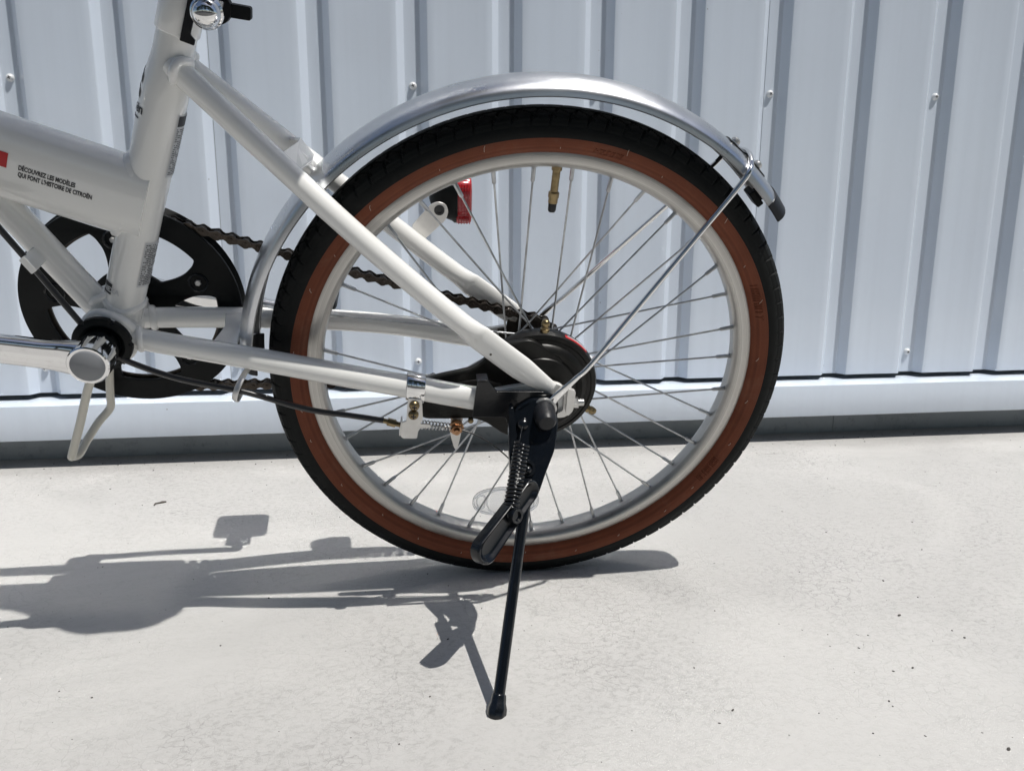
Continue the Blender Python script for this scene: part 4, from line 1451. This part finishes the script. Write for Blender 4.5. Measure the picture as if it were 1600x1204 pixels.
obj("lamp_housing", bm, 'black_satin', tl, deg=40)
bm = bmesh.new()
rows = []
for (u, k1) in ((-.0698, 1.0), (-.0580, 1.0), (-.0560, .96), (-.0555, .9)):
    row = []
    for k in range(24):
        a = 2 * PI * k / 24
        c, s = math.cos(a), math.sin(a)
        c = math.copysign(abs(c) ** .5, c); s = math.copysign(abs(s) ** .5, s)
        row.append(bm.verts.new(P(u, .3862 + .0222 * k1 * s, -.086 + .0215 * k1 * c)))
    rows.append(row)
for A, B in zip(rows[:-1], rows[1:]):
    for k in range(24): bm.faces.new((A[k], A[(k + 1) % 24], B[(k + 1) % 24], B[k]))
bm.faces.new(rows[0]); bm.faces.new(rows[-1][::-1])
obj("lamp_lens", bm, 'red_lens', tl, deg=40)
bm = bmesh.new()
for j in range(11):
    v = .3680 + j * .00365
    tube(bm, [P(-.0688, v, -.0648), P(-.0590, v, -.0648)], .00045, 4)
for j in range(5):
    u = -.0680 + j * .0026
    tube(bm, [P(u, .3670, -.0648), P(u, .4055, -.0648)], .00045, 4)
o = obj("lens_ribs", bm, 'red_lens', tl); o['kind'] = 'stuff'

# ---------------- printing
def text_mesh(body, size, bold=0.0, sx=1.0):
    cu = bpy.data.curves.new("t", 'FONT'); cu.body = body; cu.size = size; cu.offset = bold; cu.resolution_u = 3
    ob = bpy.data.objects.new("t", cu); COL.objects.link(ob)
    dg = bpy.context.evaluated_depsgraph_get(); dg.update()
    me = bpy.data.meshes.new_from_object(ob.evaluated_get(dg))
    bpy.data.objects.remove(ob)
    bm = bmesh.new(); bm.from_mesh(me); bpy.data.meshes.remove(me)
    for v in bm.verts: v.co.x *= sx
    return bm
dec = None
def put_text(name, body, size, fn, m='ink', bold=0.0, sx=1.0, sub=True, parent=bike):
    bm = text_mesh(body, size, bold, sx)
    if sub: bmesh.ops.subdivide_edges(bm, edges=[e for e in bm.edges if e.calc_length() > size * .25], cuts=2)
    bmesh.ops.triangulate(bm, faces=bm.faces)
    for v in bm.verts: v.co = fn(v.co.x, v.co.y)
    return obj(name, bm, m, parent, normals=False)
# main tube lettering: x runs rearwards, so s decreases
def mt(s0, t0):
    def fn(x, y): return main_pt(s0 - x, t0 + y)
    return fn
def st_of(u, v):
    d = Vector((u, v)) - MA; return d.dot(MD), d.dot(MN)
s_, t_ = st_of(-.4090, .4440)
put_text("printed_lettering", "DÉCOUVREZ LES MODÈLES", .0051, mt(s_, t_ - .0040), bold=.00018, sx=.66)
s2_, t2_ = st_of(-.4107, .4385)
put_text("printed_lettering", "QUI FONT L'HISTOIRE DE CITROËN", .0051, mt(s_ - .0002, t_ - .0094), bold=.00018, sx=.66)
bm = bmesh.new()
sr, tr = st_of(-.4165, .4470)
g_ = [[bm.verts.new(main_pt(sr + .030 * i / 4, tr - .0058 + .0116 * j / 5)) for i in range(5)] for j in range(6)]
for j in range(5):
    for i in range(4): bm.faces.new((g_[j][i], g_[j][i + 1], g_[j + 1][i + 1], g_[j + 1][i]))
obj("printed_red_square", bm, 'red_ink', bike)
# seat tube: wraps around; phi measured from the left side towards the rear
def sp(s, phi, lift=.00035):
    r = seat_r(s) + lift
    return seat_pt(s, r * math.sin(phi), r * math.cos(phi))
def wrap(s0, phi0):
    def fn(x, y):
        s = s0 + y
        return sp(s, phi0 + x / .0172)
    return fn
# shop lettering ending at the front left of the tube, emblem above
tb = text_mesh("citroën", .0100); tw = max(v.co.x for v in tb.verts); tb.free()
put_text("printed_lettering", "citroën", .0100, wrap(.1802, -math.radians(36) - tw / .0172), bold=.00025)
bm = bmesh.new()
n_ = 10
vv = [[bm.verts.new(sp(.1755 + .0012 * j, -math.radians(46) - (.026 * i / n_) / .0172)) for i in range(n_ + 1)] for j in range(2)]
for i in range(n_): bm.faces.new((vv[0][i], vv[0][i + 1], vv[1][i + 1], vv[1][i]))
obj("printed_underline", bm, 'ink', bike)
bm = bmesh.new()
cphi = -math.radians(96)
for (dz) in (0, .0115):
    # chevron
    pts = [(-.0115, 0), (-.0115, .0055), (0, .0135), (.0115, .0055), (.0115, 0), (0, .0080)]
    for (ia, ib, ic, id_) in ((0, 1, 2, 5), (5, 2, 3, 4)):
        q = [pts[i] for i in (ia, ib, ic, id_)]
        m_ = 6
        gr_ = []
        for i in range(m_ + 1):
            t = i / m_
            if ia == 0: a_, b_ = Vector(q[0]).lerp(Vector(q[3]), t), Vector(q[1]).lerp(Vector(q[2]), t)
            else: a_, b_ = Vector(q[0]).lerp(Vector(q[3]), t), Vector(q[1]).lerp(Vector(q[2]), t)
            gr_.append((bm.verts.new(sp(.190 + dz + a_.y, cphi + a_.x / .0172)), bm.verts.new(sp(.190 + dz + b_.y, cphi + b_.x / .0172))))
        for i in range(m_): bm.faces.new((gr_[i][0], gr_[i + 1][0], gr_[i + 1][1], gr_[i][1]))
obj("printed_emblem", bm, 'ink', bike)
def strip(s0, s1, p0, p1, m, lift, n=10, name="sticker"):
    bm = bmesh.new(); ns = 8
    gg = [[bm.verts.new(sp(s0 + (s1 - s0) * j / ns, math.radians(p0 + (p1 - p0) * i / n), lift)) for i in range(n + 1)] for j in range(ns + 1)]
    for j in range(ns):
        for i in range(n): bm.faces.new((gg[j][i], gg[j][i + 1], gg[j + 1][i + 1], gg[j + 1][i]))
    return obj(name, bm, m, bike)
def rows_of_print(s0, s1, p0, p1, nrow, seedv, col='ink', rowlen=(.5, 1)):
    """lines of very small print"""
    rnd = random.Random(seedv)
    bm = bmesh.new()
    for r in range(nrow):
        s = s1 - (s1 - s0) * (r + .5) / nrow
        hh = (s1 - s0) / nrow * .24
        p = p0
        end = p0 + (p1 - p0) * rnd.uniform(*rowlen)
        while p < end:
            wd = rnd.uniform(1.8, 5.0)
            if rnd.random() > .22:
                a_, b_ = math.radians(p), math.radians(p + wd)
                q = [bm.verts.new(sp(ss_, pp_, .0007)) for ss_, pp_ in ((s - hh, a_), (s - hh, b_), (s + hh, b_), (s + hh, a_))]
                bm.faces.new(q)
            p += wd + rnd.uniform(.7, 1.6)
    o = obj("sticker_print", bm, col, bike); o['kind'] = 'stuff'
    return o
strip(.136, .188, 54, 140, 'label', .0004)
strip(.1785, .1870, 57, 138, 'ink', .0006, name="sticker_header")
rows_of_print(.138, .1770, 58, 134, 24, 3)
strip(.036, .078, 36, 122, 'label', .0004)
rows_of_print(.038, .0765, 40, 118, 22, 5, rowlen=(.35, 1))
strip(.0230, .0330, -66, -30, 'ink', .0004, name="sticker_small")
def wrap2(x, y): return sp(.0255 + y * 1.0, -math.radians(60) + x / .0172, .0008)
put_text("sticker_print", "NEXA", .0062, wrap2, m='label', sub=False, bold=.0002)

# ================================================================== small things on the ground
bm = bmesh.new()
M['grit'] = mat("dark_grit", (.05, .045, .04), .8)
spots = [(.3751, -.0916, .0022), (.3481, -.164, .0030), (.3834, -.2111, .0024), (.3054, -.2522, .0022), (.2572, -.2953, .0022), (.1274, -.291, .0022), (.3104, -.3626, .0030), (.2767, -.2158, .0018), (-.2644, -.0508, .0022), (.2562, -.3022, .0012), (-.0897, -.1537, .0018)]
spots = [(x, y, r * .62) for x, y, r in spots]
for _ in range(260):
    spots.append((random.uniform(-1.2, 1.6), .44 - abs(random.gauss(0, .035)), random.choice([.0005, .0007, .0010, .0014])))
for _ in range(520):
    spots.append((random.uniform(-1.2, 1.6), random.uniform(-.6, .40), random.choice([.0004, .0005, .0006, .0008, .0010])))
for (x, y, r) in spots:
    c = Vector((x, y, r * .2))
    vs_ = bmesh.ops.create_icosphere(bm, subdivisions=1, radius=r)['verts']
    a = random.uniform(0, PI)
    sx, sy, sz = random.uniform(.7, 1.5), random.uniform(.5, .9), random.uniform(.3, .6)
    for v in vs_:
        q = Vector((v.co.x * sx, v.co.y * sy, v.co.z * sz)); q.rotate(Matrix.Rotation(a, 3, 'Z')); v.co = q + c
gt = obj("grit", bm, 'grit', deg=20)
label(gt, "loose dark grit scattered over the pale concrete", "grit", kind='stuff')
bm = bmesh.new()
M['scrap'] = mat("dry_leaf_scrap", (.06, .05, .04), .8)
for pts in ([(-.006, -.003), (.001, -.001), (.0075, .001), (.0070, .0035), (.0015, .0030), (-.001, .0025), (-.006, -.0005)], [(-.006, -.006), (-.0045, -.0065), (-.0042, -.001), (-.0058, -.001)]):
    a = [bm.verts.new((x * 1.0, y * 1.3, .0012 + .0012 * noise.noise(Vector((x * 300, y * 300, 0))))) for x, y in pts]
    b_ = [bm.verts.new(v.co - Vector((0, 0, .0009))) for v in a]
    bm.faces.new(a); bm.faces.new(b_[::-1])
    for i in range(len(a)):
        j = (i + 1) % len(a); bm.faces.new((a[i], b_[i], b_[j], a[j]))
sc_o = obj("leaf_scrap", bm, 'scrap')
sc_o.location = (-.447, .2419, 0)
label(sc_o, "small dark dried leaf scrap lying on the concrete near the wall at left", "leaf scrap")

# ================================================================== trees behind the photographer (seen only in reflections)
M['leaf'] = mat("tree_leaves", (.045, .075, .025), .6, var=.4, vscale=2)
M['bark'] = mat("tree_bark", (.10, .075, .055), .85, var=.3, vscale=8)
rnd = random.Random(11)
def tree_mesh():
    vv, ff = [], []
    for _ in range(5200):
        # clumps through an uneven crown
        c = rnd.randrange(26)
        r2 = random.Random(c * 17 + 3)
        cx, cy, cz = r2.gauss(0, .95), r2.gauss(0, .95), 3.4 + r2.uniform(-1.6, 2.0)
        p = Vector((cx + rnd.gauss(0, .33), cy + rnd.gauss(0, .33), cz + rnd.gauss(0, .30)))
        n = Vector((rnd.gauss(0, 1), rnd.gauss(0, 1), rnd.gauss(0, 1))).normalized(); e = n.orthogonal().normalized() * .10; f = n.cross(e)
        i = len(vv)
        vv += [p - e, p + f * .5, p + e, p - f * .5]; ff.append((i, i + 1, i + 2, i + 3))
    me = bpy.data.meshes.new("crown"); me.from_pydata(vv, [], ff); me.materials.append(M['leaf'])
    return me
crown = tree_mesh()
bm = bmesh.new()
tube(bm, catmull([(0, 0, 0), (.05, .02, 1.2), (-.05, .05, 2.4), (.02, 0, 4.0)], 4), 1, 10, rfun=lambda t: .16 - .11 * t)
for a in range(5):
    tube(bm, catmull([(0, 0, 1.6 + .3 * a), (.5 * math.cos(a * 2.1), .5 * math.sin(a * 2.1), 2.3 + .3 * a), (1.0 * math.cos(a * 2.1 + .3), 1.0 * math.sin(a * 2.1 + .3), 3.2 + .3 * a)], 3), 1, 6, rfun=lambda t: .07 - .05 * t)
trunk = bpy.data.meshes.new("trunk"); smooth(bm); bm.to_mesh(trunk); bm.free(); trunk.materials.append(M['bark'])
for i in range(9):
    t = empty("broadleaf_tree", loc=(-11 + 2.9 * i + rnd.uniform(-.4, .4), -7.0 + rnd.uniform(-.6, .6), 0))
    t.rotation_euler = (0, 0, rnd.uniform(0, 6)); s = rnd.uniform(1.0, 1.3); t.scale = (s, s, s)
    nth = ("westernmost", "second from the west end", "third from the west end", "fourth from the west end", "middle", "fourth from the east end", "third from the east end", "second from the east end", "easternmost")[i]
    label(t, "green broadleaf tree behind the camera, " + nth + " of the row of nine", "tree", group="trees behind the camera")
    for nm, me in (("crown", crown), ("trunk", trunk)):
        o = bpy.data.objects.new(nm, me); COL.objects.link(o); o.parent = t
